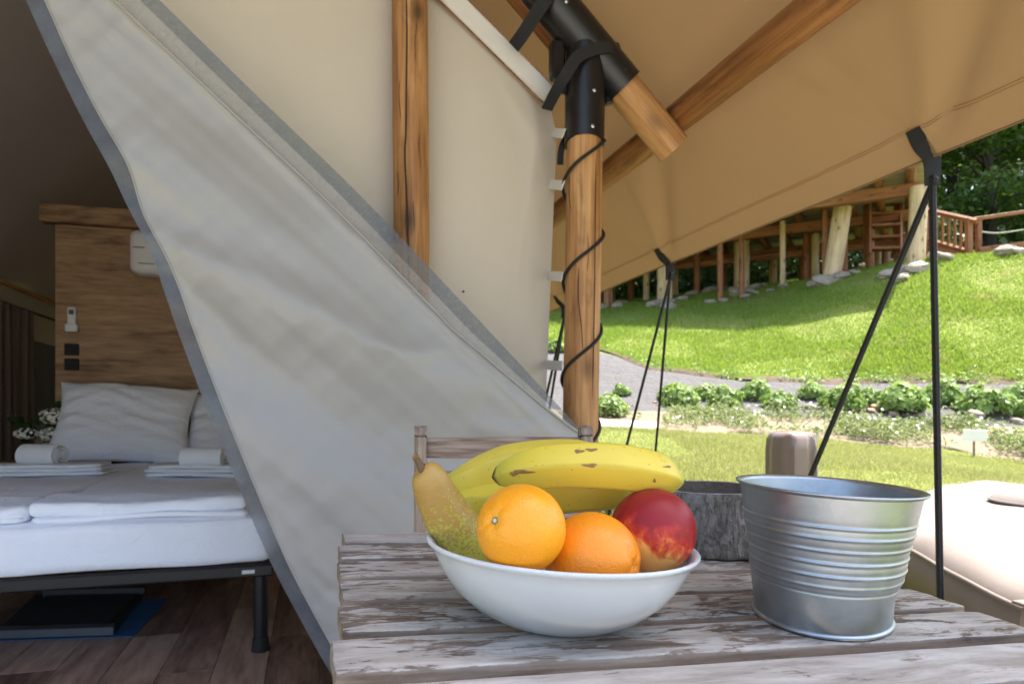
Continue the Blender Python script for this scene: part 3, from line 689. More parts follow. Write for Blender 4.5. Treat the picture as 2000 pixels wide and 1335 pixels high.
# gable wall canvas with slanted doorway edge
def wall_cols():
    px = np.concatenate([np.linspace(150, 800, 70), np.linspace(808, 1087, 60)]); v, f, n = [], [], 90
    for x in px:
        top = x - 905; bot = (x - 190) / .40 if x < 715 else 1320
        bot = max(bot, top + 30)
        for j in range(n + 1):
            r = top + (bot - top) * j / n
            xx = x + (max(0, x - 800) / 287) * (-(max(0, r - 262) / 600) * 24 - (max(0, 262 - r) / 60) * 14)
            g_ = .018 * math.exp(-((x - 960) / 120) ** 2) * math.exp(-((r - 500) / 500) ** 2) - .03 * sstep(1040, 1087, x) - .010 * math.exp(-((x - 800) / 40) ** 2)
            g_ += .005 * math.exp(-((x - 1055 + (r - 230) * .12) / 10) ** 2) * (1 if r < 600 else .4) + .003 * math.sin(x / 37 + r / 210) + .0025 * math.sin(x / 17 - r / 90) * sstep(980, 1060, x) + .006 * ridge((x, r), [(985, 130), (1010, 190), (1060, 300), (1083, 400)], 14, 1.0)
            v.append(hb(xx, r, 2.36 - g_))
    for i in range(len(px) - 1):
        for j in range(n): a = i * (n + 1) + j; f.append((a, a + n + 1, a + n + 2, a + 1))
    return v, f
v, f = wall_cols(); wall = mesh('wall_canvas', v, f, CANVAS_CREAM, tent)
c0, c1_ = hb(640, -245, 2.325), hb(1073, 186, 2.325); d = nrm(c1_ - c0); perp = nrm(np.cross(E1, d)); L = np.linalg.norm(c1_ - c0)
v, f, t = box((c0 + c1_) / 2, d, perp, -E1, L, .072, .022, .009); bandw = mesh('gable_hem', v, f, CANVAS_WHITE, tent, sharp=40)
v, f, t = tube([c0 + perp * .039, c1_ + perp * .039], .003, 6); mesh('hem_piping', v, f, POLE_D, bandw)
for (x, y, l) in ((1089, 259, 16), (1084, 360, 24), (1083, 538, 22), (1080, 712, 28)):
    q0 = hb(x - l / 2, y, 2.385); q1 = hb(x + l / 2 + 4, y + 2, P2B)
    ribbon('toggle_tab', [q0, q1], .034, .003, wall, (-E1 * .6 - E2 * .8, -E1 * .6 - E2 * .8), CANVAS_WHITE, 12)
v, f, t = lathe([(.0001, .004), (.0030, .003), (.0042, 0)], 10, hb(905, 569, 2.335), E2, UP, -E1); mesh('eyelet', v, f, BLACK_PL, wall)
# side walls, back wall and inner ceiling
def plane_grid(name, fn, nu, nv, rng, mat):
    v, f, t = grid(fn, nu, nv, *rng); return mesh(name, v, f, mat, tent)
plane_grid('side_wall_canvas', lambda b, z: hw(.865 + .012 * math.sin(b * 5), b, z), 40, 8, (2.42, 8.0, 0, 2.12), CANVAS_SIDE)
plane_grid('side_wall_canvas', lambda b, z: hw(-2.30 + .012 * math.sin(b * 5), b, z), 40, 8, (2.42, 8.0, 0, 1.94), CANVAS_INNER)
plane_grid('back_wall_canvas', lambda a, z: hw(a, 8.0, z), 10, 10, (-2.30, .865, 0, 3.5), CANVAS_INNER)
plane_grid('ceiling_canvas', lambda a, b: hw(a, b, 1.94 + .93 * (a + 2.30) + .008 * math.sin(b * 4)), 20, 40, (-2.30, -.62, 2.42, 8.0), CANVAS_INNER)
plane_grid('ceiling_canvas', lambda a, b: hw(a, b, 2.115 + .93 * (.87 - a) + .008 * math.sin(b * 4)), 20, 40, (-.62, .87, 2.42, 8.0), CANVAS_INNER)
v, f, t = tube([hw(-2.27, b, 1.92) for b in (2.5, 7.9)], .018, 10); mesh('wall_rail', v, f, POLE_D, tent, tc=t)

# tent floor and porch deck, plank by plank
fl = thing('floor', '', '', (0, 0, 0), kind='structure'); del fl['label']
k = 0
for i in range(18):
    a = -2.30 + .18 * i; b = 2.34 - (i * .47) % 1.25
    while b < 7.9:
        b1 = min(b + 1.25, 7.95); b0 = max(b, 2.34)
        if b1 - b0 > .05:
            v, f, t = box(hw(a + .09, (b0 + b1) / 2, -.011), E2, E1, UP, .1785, b1 - b0 - .0015, .022, .0012); mesh('plank', v, f, FLOORWOOD, fl, False, tc=[(q[0], q[1] + (b0 + b1) / 2, q[2]) for q in t])
        b += 1.25
dk = thing('deck', '', '', (0, 0, 0), kind='structure'); del dk['label']
for i in range(28):
    b = -1.6 + .141 * i
    v, f, t = box(hw(-.6, b + .07, -.02), E1, E2, UP, .134, 4.0, .028, .003); mesh('plank', v, f, DECKWOOD, dk, False, tc=t)

# ------------------------------------------------------------------ door flap
flap = thing('door_flap', 'grey tarpaulin door flap with smoky edge bands pulled diagonally across the doorway', 'tent flap', hb(800, 1200, 2.1))
Lc = smooth_path([(-10, -140), (48, -5), (105, 120), (165, 240), (212, 325), (250, 405), (291, 484), (318, 560), (345, 640), (382, 740), (425, 850), (472, 965), (530, 1100), (590, 1215), (645, 1312), (700, 1400)], 241)
Rc = smooth_path([(175, -135), (311, 0), (505, 190), (700, 378), (915, 603), (1130, 834), (1137, 842), (1130, 880), (1120, 960), (1105, 1060), (1090, 1160), (1075, 1280)], 241)
def flap_b(x, y):
    p = (x, y); d = 0
    d += ridge(p, [(150, 420), (290, 478), (390, 515), (500, 560), (620, 625), (760, 700), (940, 790)], 105, .062, 52)
    d += ridge(p, [(240, 420), (300, 490), (360, 560), (430, 620), (500, 720)], 26, -.026, 34)
    d += ridge(p, [(230, 60), (330, 150), (520, 300), (650, 420), (860, 640)], 75, -.038, 95)
    d += ridge(p, [(120, 220), (300, 330), (480, 420), (780, 600)], 70, .026, 95)
    d += ridge(p, [(360, 590), (450, 660), (600, 760), (850, 880), (1040, 920)], 85, -.024, 95)
    d += ridge(p, [(420, 760), (480, 820), (640, 930), (800, 1100)], 70, .022)
    d += ridge(p, [(660, 440), (740, 482), (800, 470)], 12, .010)
    d += ridge(p, [(700, 660), (820, 690), (940, 670)], 16, .008)
    d += ridge(p, [(1100, 850), (980, 840), (860, 830)], 18, .009); d += ridge(p, [(1100, 862), (1010, 890), (900, 905)], 22, -.010)
    d += ridge(p, [(560, 1000), (620, 1100), (660, 1230)], 22, .010); d += ridge(p, [(610, 1110), (640, 1150), (680, 1160)], 14, -.008)
    d += ridge(p, [(1105, 815), (1000, 790), (900, 720), (800, 650)], 45, .012)
    q, t_ = seg_dist(p, (240, -30), (1125, 850)); d += .010 * math.exp(-((q - 32) / 9) ** 2) * (1 - t_ * .6)
    d += .006 * vnoise((x / 70, y / 70, 0), 3) + .004 * vnoise((x / 28, y / 28, 0), 8)
    return 2.10 - d
def lerp(a, b, t): return a + (b - a) * t
def strip(name, s0, s1, nu, mat, jr=(0, 240)):
    v, f, tcs = [], [], []
    for j in range(jr[0], jr[1] + 1):
        A = s0(j); Z = s1(j)
        for i in range(nu + 1):
            q = lerp(A, Z, i / nu); v.append(hb(q[0], q[1], flap_b(*q))); tcs.append((q[0] / 1000 * 2.1 / 1.333, q[1] / 1000 * 2.1 / 1.333, 0))
    for j in range(jr[1] - jr[0]):
        for i in range(nu): a = j * (nu + 1) + i; f.append((a, a + 1, a + nu + 2, a + nu + 1))
    return mesh(name, v, f, mat, flap, tc=tcs)
JA = 60     # index near the apex
def lw(j): return 31 - 11 * math.exp(-((j - 88) / 16) ** 2) + 7 * math.exp(-((j - 62) / 16) ** 2) + 6 * math.exp(-(j / 40) ** 2)
Lin = lambda j: Lc[j] + np.array([max(20, lw(j)), -4.0])
def rfac(j): return max(0.0, min(1.0, (114 - j) / 24.0)) if j > 80 else 1.0
Rin = lambda j: Rc[j] + np.array([-34.0, 4.0]) * rfac(j)
Rhem = lambda j: Rin(j) + np.array([-(48 - .275 * j), 8.0]) * rfac(j)
strip('edge_band', lambda j: Lc[j], Lin, 4, SMOKY_L)
pan = strip('panel', Lin, Rhem, 130, FLAP)
strip('clear_strip', Rhem, Rin, 5, FILM, (0, 116)); strip('edge_band', Rin, lambda j: Rc[j], 5, SMOKY, (0, 116))
pts = [hb(*(Rhem(j)), flap_b(*Rhem(j)) - .004) for j in range(0, 115)]; v, f, t = tube(pts, .0042, 8); mesh('hem_cord', v, f, FLAP, pan)
pts = [hb(*(Lin(j)), flap_b(*Lin(j)) - .002) for j in range(0, 241)]; v, f, t = tube(pts, .0025, 8); mesh('hem_cord', v, f, FLAP, pan)

# ------------------------------------------------------------------ more shape helpers
def rbox(c, x, y, z, sx, sy, sz, r, n=12, disp=None):
    """rounded box (welded cube grid); disp(local point)->offset vector in local axes"""
    h = np.array([sx, sy, sz]) / 2; r = min(r, *(h * .98)); idx = {}; V = []; Fc = []; Tc = []
    c, x, y, z = map(lambda q: np.asarray(q, float), (c, x, y, z))
    def vid(p):
        k = tuple(np.round(p, 5))
        if k not in idx:
            pos = h * p; inn = np.clip(pos, -(h - r), h - r); d = pos - inn; l = np.linalg.norm(d)
            q = inn + (d / l * r if l > 1e-9 else 0)
            if disp is not None: q = q + disp(q)
            idx[k] = len(V); V.append(c + x * q[0] + y * q[1] + z * q[2]); Tc.append(q)
        return idx[k]
    lin = np.linspace(-1, 1, n + 1); lin = np.sign(lin) * np.abs(lin) ** .75
    for w in range(3):
        for s in (-1, 1):
            for i in range(n):
                for j in range(n):
                    q = []
                    for (a, b) in ((i, j), (i + 1, j), (i + 1, j + 1), (i, j + 1)):
                        p = np.zeros(3); p[w] = s; p[(w + 1) % 3] = lin[a]; p[(w + 2) % 3] = lin[b]; q.append(vid(p))
                    Fc.append(tuple(q) if s > 0 else tuple(q[::-1]))
    return V, Fc, Tc
def ball(c, r, x=(1, 0, 0), y=(0, 1, 0), z=(0, 0, 1), nu=48, nv=32, fn=None, tcs=None):
    V, Fc, Tc = [], [], []; c, x, y, z = map(lambda q: np.asarray(q, float), (c, x, y, z))
    for j in range(nv + 1):
        ph = math.pi * (j / nv); ph = min(max(ph, .004), math.pi - .004)
        for i in range(nu):
            th = 2 * math.pi * i / nu; d = np.array([math.sin(ph) * math.cos(th), math.sin(ph) * math.sin(th), math.cos(ph)])
            k = fn(d, th, ph) if fn else 1.0; q = d * k
            V.append(c + (x * q[0] + y * q[1] + z * q[2]) * r); Tc.append(d * (r if tcs is None else tcs))
    for j in range(nv):
        for i in range(nu):
            i2 = (i + 1) % nu; Fc.append((j * nu + i, (j + 1) * nu + i, (j + 1) * nu + i2, j * nu + i2))
    Fc.append(tuple(range(nu))[::-1]); Fc.append(tuple(range(nv * nu, (nv + 1) * nu)))
    return V, Fc, Tc
def leaves(n, size, pos, nor, asp=.6, jit=.7, fold=.25, rng=RNG):
    """n folded leaf quads (two triangles each) at pos (n,3) facing roughly nor (n,3)"""
    nor = nor + rng.normal(0, jit, (n, 3)); nor /= np.linalg.norm(nor, axis=1)[:, None] + 1e-9
    t = rng.normal(0, 1, (n, 3)); t -= nor * (t * nor).sum(1)[:, None]; t /= np.linalg.norm(t, axis=1)[:, None] + 1e-9
    s = np.cross(nor, t); L = (size * rng.uniform(.65, 1.3, n))[:, None]; v = np.empty((n, 4, 3))
    v[:, 0] = pos - t * L * .5; v[:, 1] = pos + s * L * asp * .5 + nor * L * fold * .4; v[:, 2] = pos + t * L * .5; v[:, 3] = pos - s * L * asp * .5 + nor * L * fold * .4
    f = np.arange(n * 4).reshape(n, 4); tri = np.concatenate([f[:, [0, 1, 2]], f[:, [0, 2, 3]]]); return v.reshape(-1, 3), tri, np.repeat(pos, 4, 0)

# ------------------------------------------------------------------ table and what stands on it
K = .87
DS = np.array([0.95165051, 0.30211127, -0.05558847]); DP = np.array([-0.30158948, 0.95327266, 0.01774885]); DN = np.array([5.83531016e-02, -1.258e-04, 9.98295998e-01])
TP0 = CAM + K * (np.array([-0.28247862, 1.148, 0.72003076]) - CAM)
def tp(s, d, h=0.0): return TP0 + DS * s * K + DP * d * K + DN * h
tb = thing('slatted_table', 'weathered wooden slatted table with worn white wash', 'table', np.array([*tp(.38, -.42)[:2], 0]))
starts = [0, -.105, -.207, -.312, -.419, -.526, -.634, -.742]
for i, d0 in enumerate(starts):
    w = .0865 + .003 * math.sin(i * 2.1); s0 = -.0816 * abs(d0 - w / 2) + .004 * math.sin(i * 5); s1 = .758 + .004 * math.cos(i * 3)
    c = tp((s0 + s1) / 2, d0 - w / 2, -.0095 + .0006 * math.sin(i * 1.9)); rot = .0025 * math.sin(i * 3.3)
    ax, ay = nrm(DS + DP * rot), nrm(DP - DS * rot)
    v, f, t = rbox(c, ax, ay, DN, (s1 - s0) * K, w * K, .019, .004, 22, lambda q, i=i: np.array([.0008 * vnoise((q[1] * 60, q[2] * 90, i), i), .0011 * vnoise((q[0] * 38, q[2] * 60, i), i) + .0006 * vnoise((q[0] * 120, q[2] * 60, i), i + 2), .0007 * vnoise((q[0] * 26, q[1] * 60, i), i + 1)]))
    mesh('slat', v, f, WHITEWASH, tb, tc=t)
for d in (-.12, -.70):
    v, f, t = box(tp(.36, d, -.045), DS, DP, DN, .60, .022, .045, .003); mesh('frame_rail', v, f, CHAIRWOOD, tb, False, tc=t)
for s in (.045, .70):
    v, f, t = box(tp(s, -.41, -.0425), DP, DS, DN, .66, .02, .04, .003); mesh('frame_rail', v, f, CHAIRWOOD, tb, False, tc=t)
    for d in (-.12, -.70):
        p = tp(s, d, -.03); v, f, t = box((p[0], p[1], (p[2]) / 2), UP, E1, E2, p[2], .035, .035, .004); mesh('leg', v, f, CHAIRWOOD, tb, False, tc=t)

# bowl
BC = tp(.19323474, -.48977915, .0008)
bowl = [(.0001, .0062), (.040, .006), (.058, .0075), (.078, .0155), (.096, .0295), (.1085, .0455), (.1155, .0585), (.1195, .0645), (.1242, .0668), (.1262, .0680), (.1268, .0695), (.1255, .0708), (.1225, .0702)]
outer = [(.1268, .0695), (.1262, .0676), (.1235, .0655), (.1212, .0632), (.1180, .0570), (.1115, .0440), (.0990, .0268), (.0800, .0110), (.0660, .0035), (.0600, .0005), (.0570, .0), (.0545, .0012), (.0520, .0030), (.0001, .0032)]
inner = [(.0001, .0075), (.040, .0072), (.058, .0088), (.078, .0170), (.0955, .0310), (.1078, .0468), (.1148, .0598), (.1190, .0668), (.1225, .0702), (.1250, .0712), (.1263, .0706)]
v, f, t = lathe(inner + outer, 96, BC, DS, DP, DN)
bo = mesh('bowl', v, f, CERAMIC, None, tc=t, loc=BC, sharp=70); tag(bo, 'white ceramic bowl heaped with fruit on the slatted table', 'bowl')

# fruit
def orange(px, py, Y, rpx, mat, label, stem_px, group, squash=.97):
    c = at(px, py, Y); r = rpx * Y / F; rd = ray(*stem_px); rd = rd / np.linalg.norm(rd); oc = CAM - c; bq = oc @ rd; disc = bq * bq - (oc @ oc - r * r)
    hit = CAM + rd * (-bq - math.sqrt(max(disc, 0))); z = nrm(hit - c); x = nrm(np.cross(z, [.3, .2, 1])); y = np.cross(z, x)
    def fn(d, th, ph):
        k = 1 - .085 * math.exp(-(ph / .16) ** 2) - .03 * math.exp(-((math.pi - ph) / .2) ** 2)
        k += .010 * math.cos(5 * th) * math.exp(-((ph - .3) / .22) ** 2) + .006 * vnoise(tuple(d * 2), 3) - .012 * math.exp(-((((th + math.pi / 2) % (2 * math.pi)) - 2.2) / .12) ** 2) * math.exp(-((ph - .25) / .25) ** 2)
        return k
    o = thing('orange', label, 'orange', c - UP * r, group)
    v, f, t = ball(c, r, x, y, z, 72, 48, fn); mesh('peel', v, f, mat, o, tc=t)
    if group is None: return o
    b = B(); cc = c + z * r * .915
    for k in range(5):
        a = 2 * math.pi * k / 5 + .3; d1 = x * math.cos(a) + y * math.sin(a); d2 = np.cross(z, d1)
        b.add([cc + d2 * .0018 + z * .0012, cc - d2 * .0018 + z * .0012, cc + d1 * .0050 + z * .0006], [(0, 1, 2)])
    v, f, t = lathe([(.0001, .0012), (.0024, .0012), (.0036, .0004), (.0042, -.002)], 14, cc, x, y, z); b.add(v, f)
    cal = b.out('calyx', CALYX, o)
    v, f, t = lathe([(.0001, .0022), (.0012, .002), (.0018, .001)], 10, cc + z * .0002, x, y, z); mesh('scar', v, f, CALYX_TOP, cal)
    return o
orange(1018, 1032, .560, 87, ORANGE_A, 'orange with its green stem scar facing left, frontmost in the bowl', (963, 1015), 'oranges in the bowl')
orange(1156, 1093, .590, 93, ORANGE_B, 'smooth orange lower in the bowl between the stem-scarred orange and the red nectarine', (1243, 1105), None)['group'] = 'oranges in the bowl'
c = at(1275, 1036, .635); r = 83 * .635 / F
nz = nrm((.25, .55, .8)); nx = nrm(np.cross(nz, (0.3, -1, .25))); ny = np.cross(nz, nx)
def nfn(d, th, ph):
    g = math.exp(-(((th - .6 + math.pi) % (2 * math.pi) - math.pi) / .16) ** 2)
    return 1 - .16 * math.exp(-(ph / .30) ** 2) - .035 * g * math.sin(ph) + .03 * math.exp(-((math.pi - ph) / .3) ** 2) + .012 * vnoise(tuple(d * 2), 6)
v, f, t = ball(c, r, nx, ny, nz, 64, 44, nfn); tcw = (np.array(v) - c) / r
o = mesh('nectarine', v, f, NECT, None, tc=tcw, loc=c - UP * r); tag(o, 'glossy red and yellow nectarine at the right side of the fruit bowl', 'nectarine')
# pear
pp = [(824, 911, 9), (829, 917, 25), (837, 932, 35), (849, 960, 41), (870, 1000, 48), (896, 1040, 55), (922, 1076, 62), (946, 1106, 58), (962, 1128, 42), (972, 1141, 14)]
PY = .625
pr = thing('pear', 'long russet brown and green speckled pear leaning in the bowl', 'pear', at(930, 1140, PY))
path = smooth_path([at(x, y, PY + .0002 * (y - 914)) for x, y, q in pp], 60); rad = np.interp(np.linspace(0, len(pp) - 1, 60), range(len(pp)), [q * PY / F for *_, q in pp])
v, f, t = tube(path, rad, 48, rfun=lambda th, s, i: 1 + .02 * vnoise((math.cos(th) * 1.2, math.sin(th) * 1.2, s * 40), 2), up=(0, -1, 0))
tt = np.array(t); tt[:, 2] = tt[:, 2] / tt[:, 2].max(); pear_body = mesh('skin', v, f, PEAR, pr, tc=tt)
v, f, t = tube(smooth_path([at(830, 926, PY - .004), at(822, 912, PY - .004), at(817, 900, PY - .003), at(811, 893, PY)], 16), np.linspace(.0042, .0024, 16), 10); mesh('stem', v, f, STEM, pr, tc=t)
v, f, t = ball(at(813, 894, PY), .0036, fn=lambda d, th, ph: 1 + .3 * math.sin(5 * th), nu=12, nv=8); mesh('stem_tip', v, f, BRUISE, pr)
# bananas
bun = thing('banana_bunch', 'three ripe yellow bananas with brown bruises lying on top of the fruit', 'bananas', at(1130, 1000, .68))
def banana(pts, spin, ends=(1, 1), squash=1.0):
    n = 70; path = smooth_path([at(x, y, Y) for x, y, Y, q in pts], n); rad = np.interp(np.linspace(0, len(pts) - 1, n), np.arange(len(pts)), [q * Y / F for x, y, Y, q in pts])
    k5 = lambda th, s, i: 1.04 * (.25 + .75 * math.cos(math.pi / 5) / math.cos(((th + spin) % (2 * math.pi / 5)) - math.pi / 5)) / .94
    v, f, t = tube(path, rad, 60, rfun=k5, up=(0, -1, 0)); t = np.array(t); t[:, 2] /= t[:, 2].max(); cs_, sn_ = math.cos(spin), math.sin(spin); t[:, :2] = np.stack([t[:, 0] * cs_ - t[:, 1] * sn_, t[:, 0] * sn_ + t[:, 1] * cs_], -1); return mesh('banana', v, f, BANANA, bun, tc=t, sharp=60)
bA = banana([(973, 930, .664, 12), (980, 928, .660, 20), (1010, 921, .652, 31), (1060, 912, .645, 40), (1120, 908, .640, 42), (1190, 910, .640, 43), (1245, 917, .646, 42), (1285, 926, .656, 38), (1308, 936, .668, 27), (1317, 942, .680, 14)], .25)
bB = banana([(862, 962, .742, 14), (885, 950, .738, 26), (930, 932, .728, 36), (990, 912, .722, 42), (1060, 902, .72, 42), (1130, 900, .722, 40), (1200, 910, .73, 30), (1240, 918, .74, 14)], .7)
bC = banana([(868, 985, .725, 14), (900, 985, .715, 28), (950, 985, .706, 38), (1020, 978, .700, 41), (1090, 966, .698, 40), (1160, 962, .700, 38), (1215, 962, .706, 31), (1232, 964, .714, 15)], .5)
def bruise(par, cx, cy, rx, ry, seed, Y=.60):
    """thin irregular scab lying on the banana skin: rays from the eye are cast on the banana mesh"""
    from mathutils.bvhtree import BVHTree
    me = par.data; o0 = WORLD[par.name]; bv = BVHTree.FromPolygons([(np.array(q.co) + o0).tolist() for q in me.vertices], [tuple(p.vertices) for p in me.polygons])
    V = []; rr = random.Random(seed)
    ringn = 18
    for kr in (0.0, .5, 1.0):
        for k in range(ringn if kr else 1):
            a = 2 * math.pi * k / ringn; w = kr * (1 + (.22 * math.sin(3 * a + seed) + .10 * math.sin(5 * a + 2 * seed)) * (kr > .9))
            r_ = ray(cx + rx * w * math.cos(a), cy + ry * w * math.sin(a)); hit = bv.ray_cast(Vector(CAM), Vector(r_))
            if hit[0] is None: return
            V.append(np.array(hit[0]) + np.array(hit[1]) * .00025 * (1 if hit[1].y < 0 else -1))
    Fc = [(0, 1 + k, 1 + (k + 1) % ringn) for k in range(ringn)] + [(1 + k, 1 + ringn + k, 1 + ringn + (k + 1) % ringn, 1 + (k + 1) % ringn) for k in range(ringn)]
    mesh('bruise', V, Fc, BRUISE, par)
for q in ((1020, 921, 22, 4, 1), (1004, 925, 9, 4, 9), (1131, 881, 10, 3.5, 2), (1155, 878, 12, 3, 3), (1152, 908, 15, 3.5, 4), (1303, 911, 8, 2, 5), (1278, 938, 3, 4, 6)): bruise(bA, *q)

# hollow log
LC = tp(.615, -.135, .002); LR, LH = .106, .090
lg = thing('hollow_log', 'short hollow log with grey bark standing behind the fruit bowl', 'log', LC)
def barkr(a, h): return 1 - .028 * max(0, math.sin(a * 15 + 1.5 * math.sin(h * 40 + a * 3))) ** 3 + .030 * vnoise((math.cos(a) * 3, math.sin(a) * 3, h * 30), 3) + .022 * vnoise((math.cos(a) * 8, math.sin(a) * 8, h * 60), 5) + .012 * math.sin(a * 31 + 3 * math.sin(h * 60)) * math.sin(h * 45 + a * 5)
def ringmesh(name, prof, mat, seg=120, rf=None, par=lg):
    V, Fc, Tc = [], [], []
    for (r, h) in prof:
        for k in range(seg):
            a = 2 * math.pi * k / seg; q = r * (rf(a, h) if rf else 1); V.append(LC + DS * q * math.cos(a) + DP * q * math.sin(a) + DN * (h + .002 * math.sin(3 * a))); Tc.append((q * math.cos(a), q * math.sin(a), h))
    for i in range(len(prof) - 1):
        for k in range(seg): k2 = (k + 1) % seg; Fc.append((i * seg + k, i * seg + k2, (i + 1) * seg + k2, (i + 1) * seg + k))
    return mesh(name, V, Fc, mat, par, tc=Tc)
ringmesh('bark', [(LR * .98, 0)] + [(LR, LH * q) for q in np.linspace(.03, .97, 28)] + [(LR * .985, LH)], BARK, 140, barkr)
ringmesh('cut_rim', [(LR * .985, LH), (LR * .94, LH + .001), (LR * .885, LH)], CUTWOOD, 140, lambda a, h: 1 + .012 * math.sin(5 * a))
ringmesh('hollow', [(LR * .885, LH), (LR * .865, LH * .5), (LR * .84, .012), (.001, .012)], HOLLOW, 140, lambda a, h: 1 + .015 * vnoise((math.cos(a) * 5, math.sin(a) * 5, h * 20), 8) + .012 * math.sin(5 * a))

# bucket (oval galvanised pot)
KC = tp(.52047879, -.51584121, .0006); ROT = .77300674; KH = .15298564 * K; KX = DS * math.cos(ROT) + DP * math.sin(ROT); KY = -DS * math.sin(ROT) + DP * math.cos(ROT)
bk = thing('metal_bucket', 'empty galvanised oval metal bucket with ribbed sides on the table corner', 'bucket', KC)
def brad(q): return (.10592959 * K + (.13063268 - .10592959) * K * q, .0737392 * K + (.09911915 - .0737392) * K * q)
def bring(prof, name, mat, seg=128, par=bk):
    V, Fc, Tc = [], [], []
    for (q, off, dz) in prof:
        rx, ry = brad(q)
        for k in range(seg):
            a = 2 * math.pi * k / seg; dent = .0034 * math.exp(-((a - 4.6) / .25) ** 2 - ((q - .2) / .09) ** 2) + .0022 * math.exp(-((a - 5.3) / .2) ** 2 - ((q - .3) / .1) ** 2)
            x, y = (rx + off - dent) * math.cos(a), (ry + off - dent) * math.sin(a); V.append(KC + KX * x + KY * y + DN * (KH * q + dz)); Tc.append((x, y, KH * q))
    for i in range(len(prof) - 1):
        for k in range(seg): k2 = (k + 1) % seg; Fc.append((i * seg + k, i * seg + k2, (i + 1) * seg + k2, (i + 1) * seg + k))
    return mesh(name, V, Fc, mat, par, tc=Tc)
ribs = [.775, .70, .612, .525, .435, .36]
def wallprof():
    P = []
    for q in np.linspace(.03, .975, 190):
        o = sum(.0013 * math.exp(-((q - c) / .011) ** 2) - .0005 * math.exp(-((q - c) / .03) ** 2) for c in ribs[:5]) + .0008 * math.exp(-((q - ribs[5]) / .012) ** 2) - .0006 * math.exp(-((q - .31) / .01) ** 2)
        o += .0012 * math.sin((q - .36) / .415 * math.pi * 3) * (1 if .36 < q < .775 else 0) * .4; P.append((q, o, 0))
    return P
bring(wallprof(), 'outer_wall', GALV)
bring([(q, -.0012 + o, d) for q, o, d in wallprof()[::-3]] + [(.03, -.0012, 0), (.03, -.09 * K * .8, 0)], 'inner_wall', GALV)
bring([(.975, -.0012, 0), (.985, -.001, 0), (.998, .0008, 0), (1.006, .0030, 0), (1.003, .0046, 0), (.990, .0044, 0), (.980, .0026, 0), (.974, .0004, 0)], 'rolled_rim', GALV)
bring([(.035, -.0002, 0), (.030, .0018, 0), (.018, .0030, 0), (.004, .0026, 0), (0, .0010, 0), (0, -.004, 0)], 'base_ring', GALV)

# ------------------------------------------------------------------ folding chair behind the table
CY = 1.52
ch = thing('folding_chair', 'weathered brown wooden folding chair with slatted back behind the table', 'chair', at(985, 1605, CY))
cx0, cx1 = at(823, 800, CY)[0], at(1146, 800, CY)[0]; zt = at(0, 829, CY)[2]
ANG = .10; CHX = np.array([math.cos(ANG), math.sin(ANG), 0]); CHY = np.array([-math.sin(ANG), math.cos(ANG), 0]); CCX = np.array([(cx0 + cx1) / 2, CY, 0]); half = (cx1 - cx0) / 2
def cpt(s, d, z): return CCX + CHX * s + CHY * d + UP * z
for s in (-half, half):
    b = B(); lean = nrm(CHY * .16 + UP); dpt = nrm(np.cross(CHX, lean)); L = 1.0
    top = cpt(s, 0, zt - .026); bot = top - lean * (zt - .03) / lean[2] * 1.0; c = (top + bot) / 2
    v, f, t = box(c, lean, CHX, dpt, np.linalg.norm(top - bot), .026, .048, .005); b.add(v, f, t)
    V, Fc, Tc = [], [], []
    for k in range(13):
        a = math.pi * k / 12
        for w in (-.013, .013): V.append(top + dpt * (-.024 * math.cos(a)) + lean * .024 * math.sin(a) + CHX * w); Tc.append((.02 * math.sin(a), w, .02 * math.cos(a)))
    for k in range(12): Fc.append((2 * k, 2 * k + 1, 2 * k + 3, 2 * k + 2))
    Fc.append(tuple(range(0, 26, 2))); Fc.append(tuple(range(25, 0, -2))); b.add(V, Fc, Tc)
    b.out('back_post', CHAIRWOOD, ch, False)
for (r0, r1) in ((853, 893), (917, 957), (982, 1022)):
    z0, z1 = at(0, r1, CY)[2], at(0, r0, CY)[2]; dy = -.16 * (zt - (z0 + z1) / 2)
    v, f, t = rbox(cpt(0, dy, (z0 + z1) / 2), CHX, CHY, UP, 2 * half - .024, .016, z1 - z0, .0035, 6); mesh('back_rail', v, f, CHAIRWOOD, ch, tc=t)
for k in range(6):
    v, f, t = rbox(cpt(0, -.13 - .058 * k, .43 + .004 * k), CHX, CHY, UP, 2 * half - .05, .05, .016, .003, 4); mesh('seat_slat', v, f, CHAIRWOOD, ch, tc=t)
for s in (-half + .03, half - .03):
    p0, p1 = cpt(s, -.44, .44), cpt(s, -.02, .02); v, f, t = box((p0 + p1) / 2, nrm(p1 - p0), CHX, np.cross(nrm(p1 - p0), CHX), np.linalg.norm(p1 - p0), .022, .04, .004); mesh('leg', v, f, CHAIRWOOD, ch, False, tc=t)

# ------------------------------------------------------------------ inside the tent
bed = thing('bed', 'double bed with white fitted sheet on a black metal frame inside the tent', 'bed', hw(-.85, 4.0, 0))
A0, A1, B0, B1 = -1.58, -.125, 2.765, 5.30
def mdisp(q): return np.array([0, 0, .006 * vnoise((q[0] * 6, q[1] * 6, 0), 2)]) + np.array([0, -.004 * abs(vnoise((q[0] * 14, 0, q[2] * 5), 3)) if q[1] < -1 else 0, 0])
v, f, t = rbox(hw((A0 + A1) / 2, (B0 + B1) / 2, .432), E2, E1, UP, A1 - A0 + .01, B1 - B0 + .01, .19, .045, 26, mdisp); mesh('mattress', v, f, LINEN, bed, tc=t)
for (a0, a1, b0, b1) in ((A0, A1, B0, B0 + .035), (A0, A1, B1 - .035, B1), (A0, A0 + .035, B0 + .04, B1 - .04), (A1 - .035, A1, B0 + .04, B1 - .04)):
    v, f, t = box(hw((a0 + a1) / 2, (b0 + b1) / 2, .313), E2, E1, UP, a1 - a0, b1 - b0, .046, .006); mesh('frame_bar', v, f, BLACK_MT, bed, False)
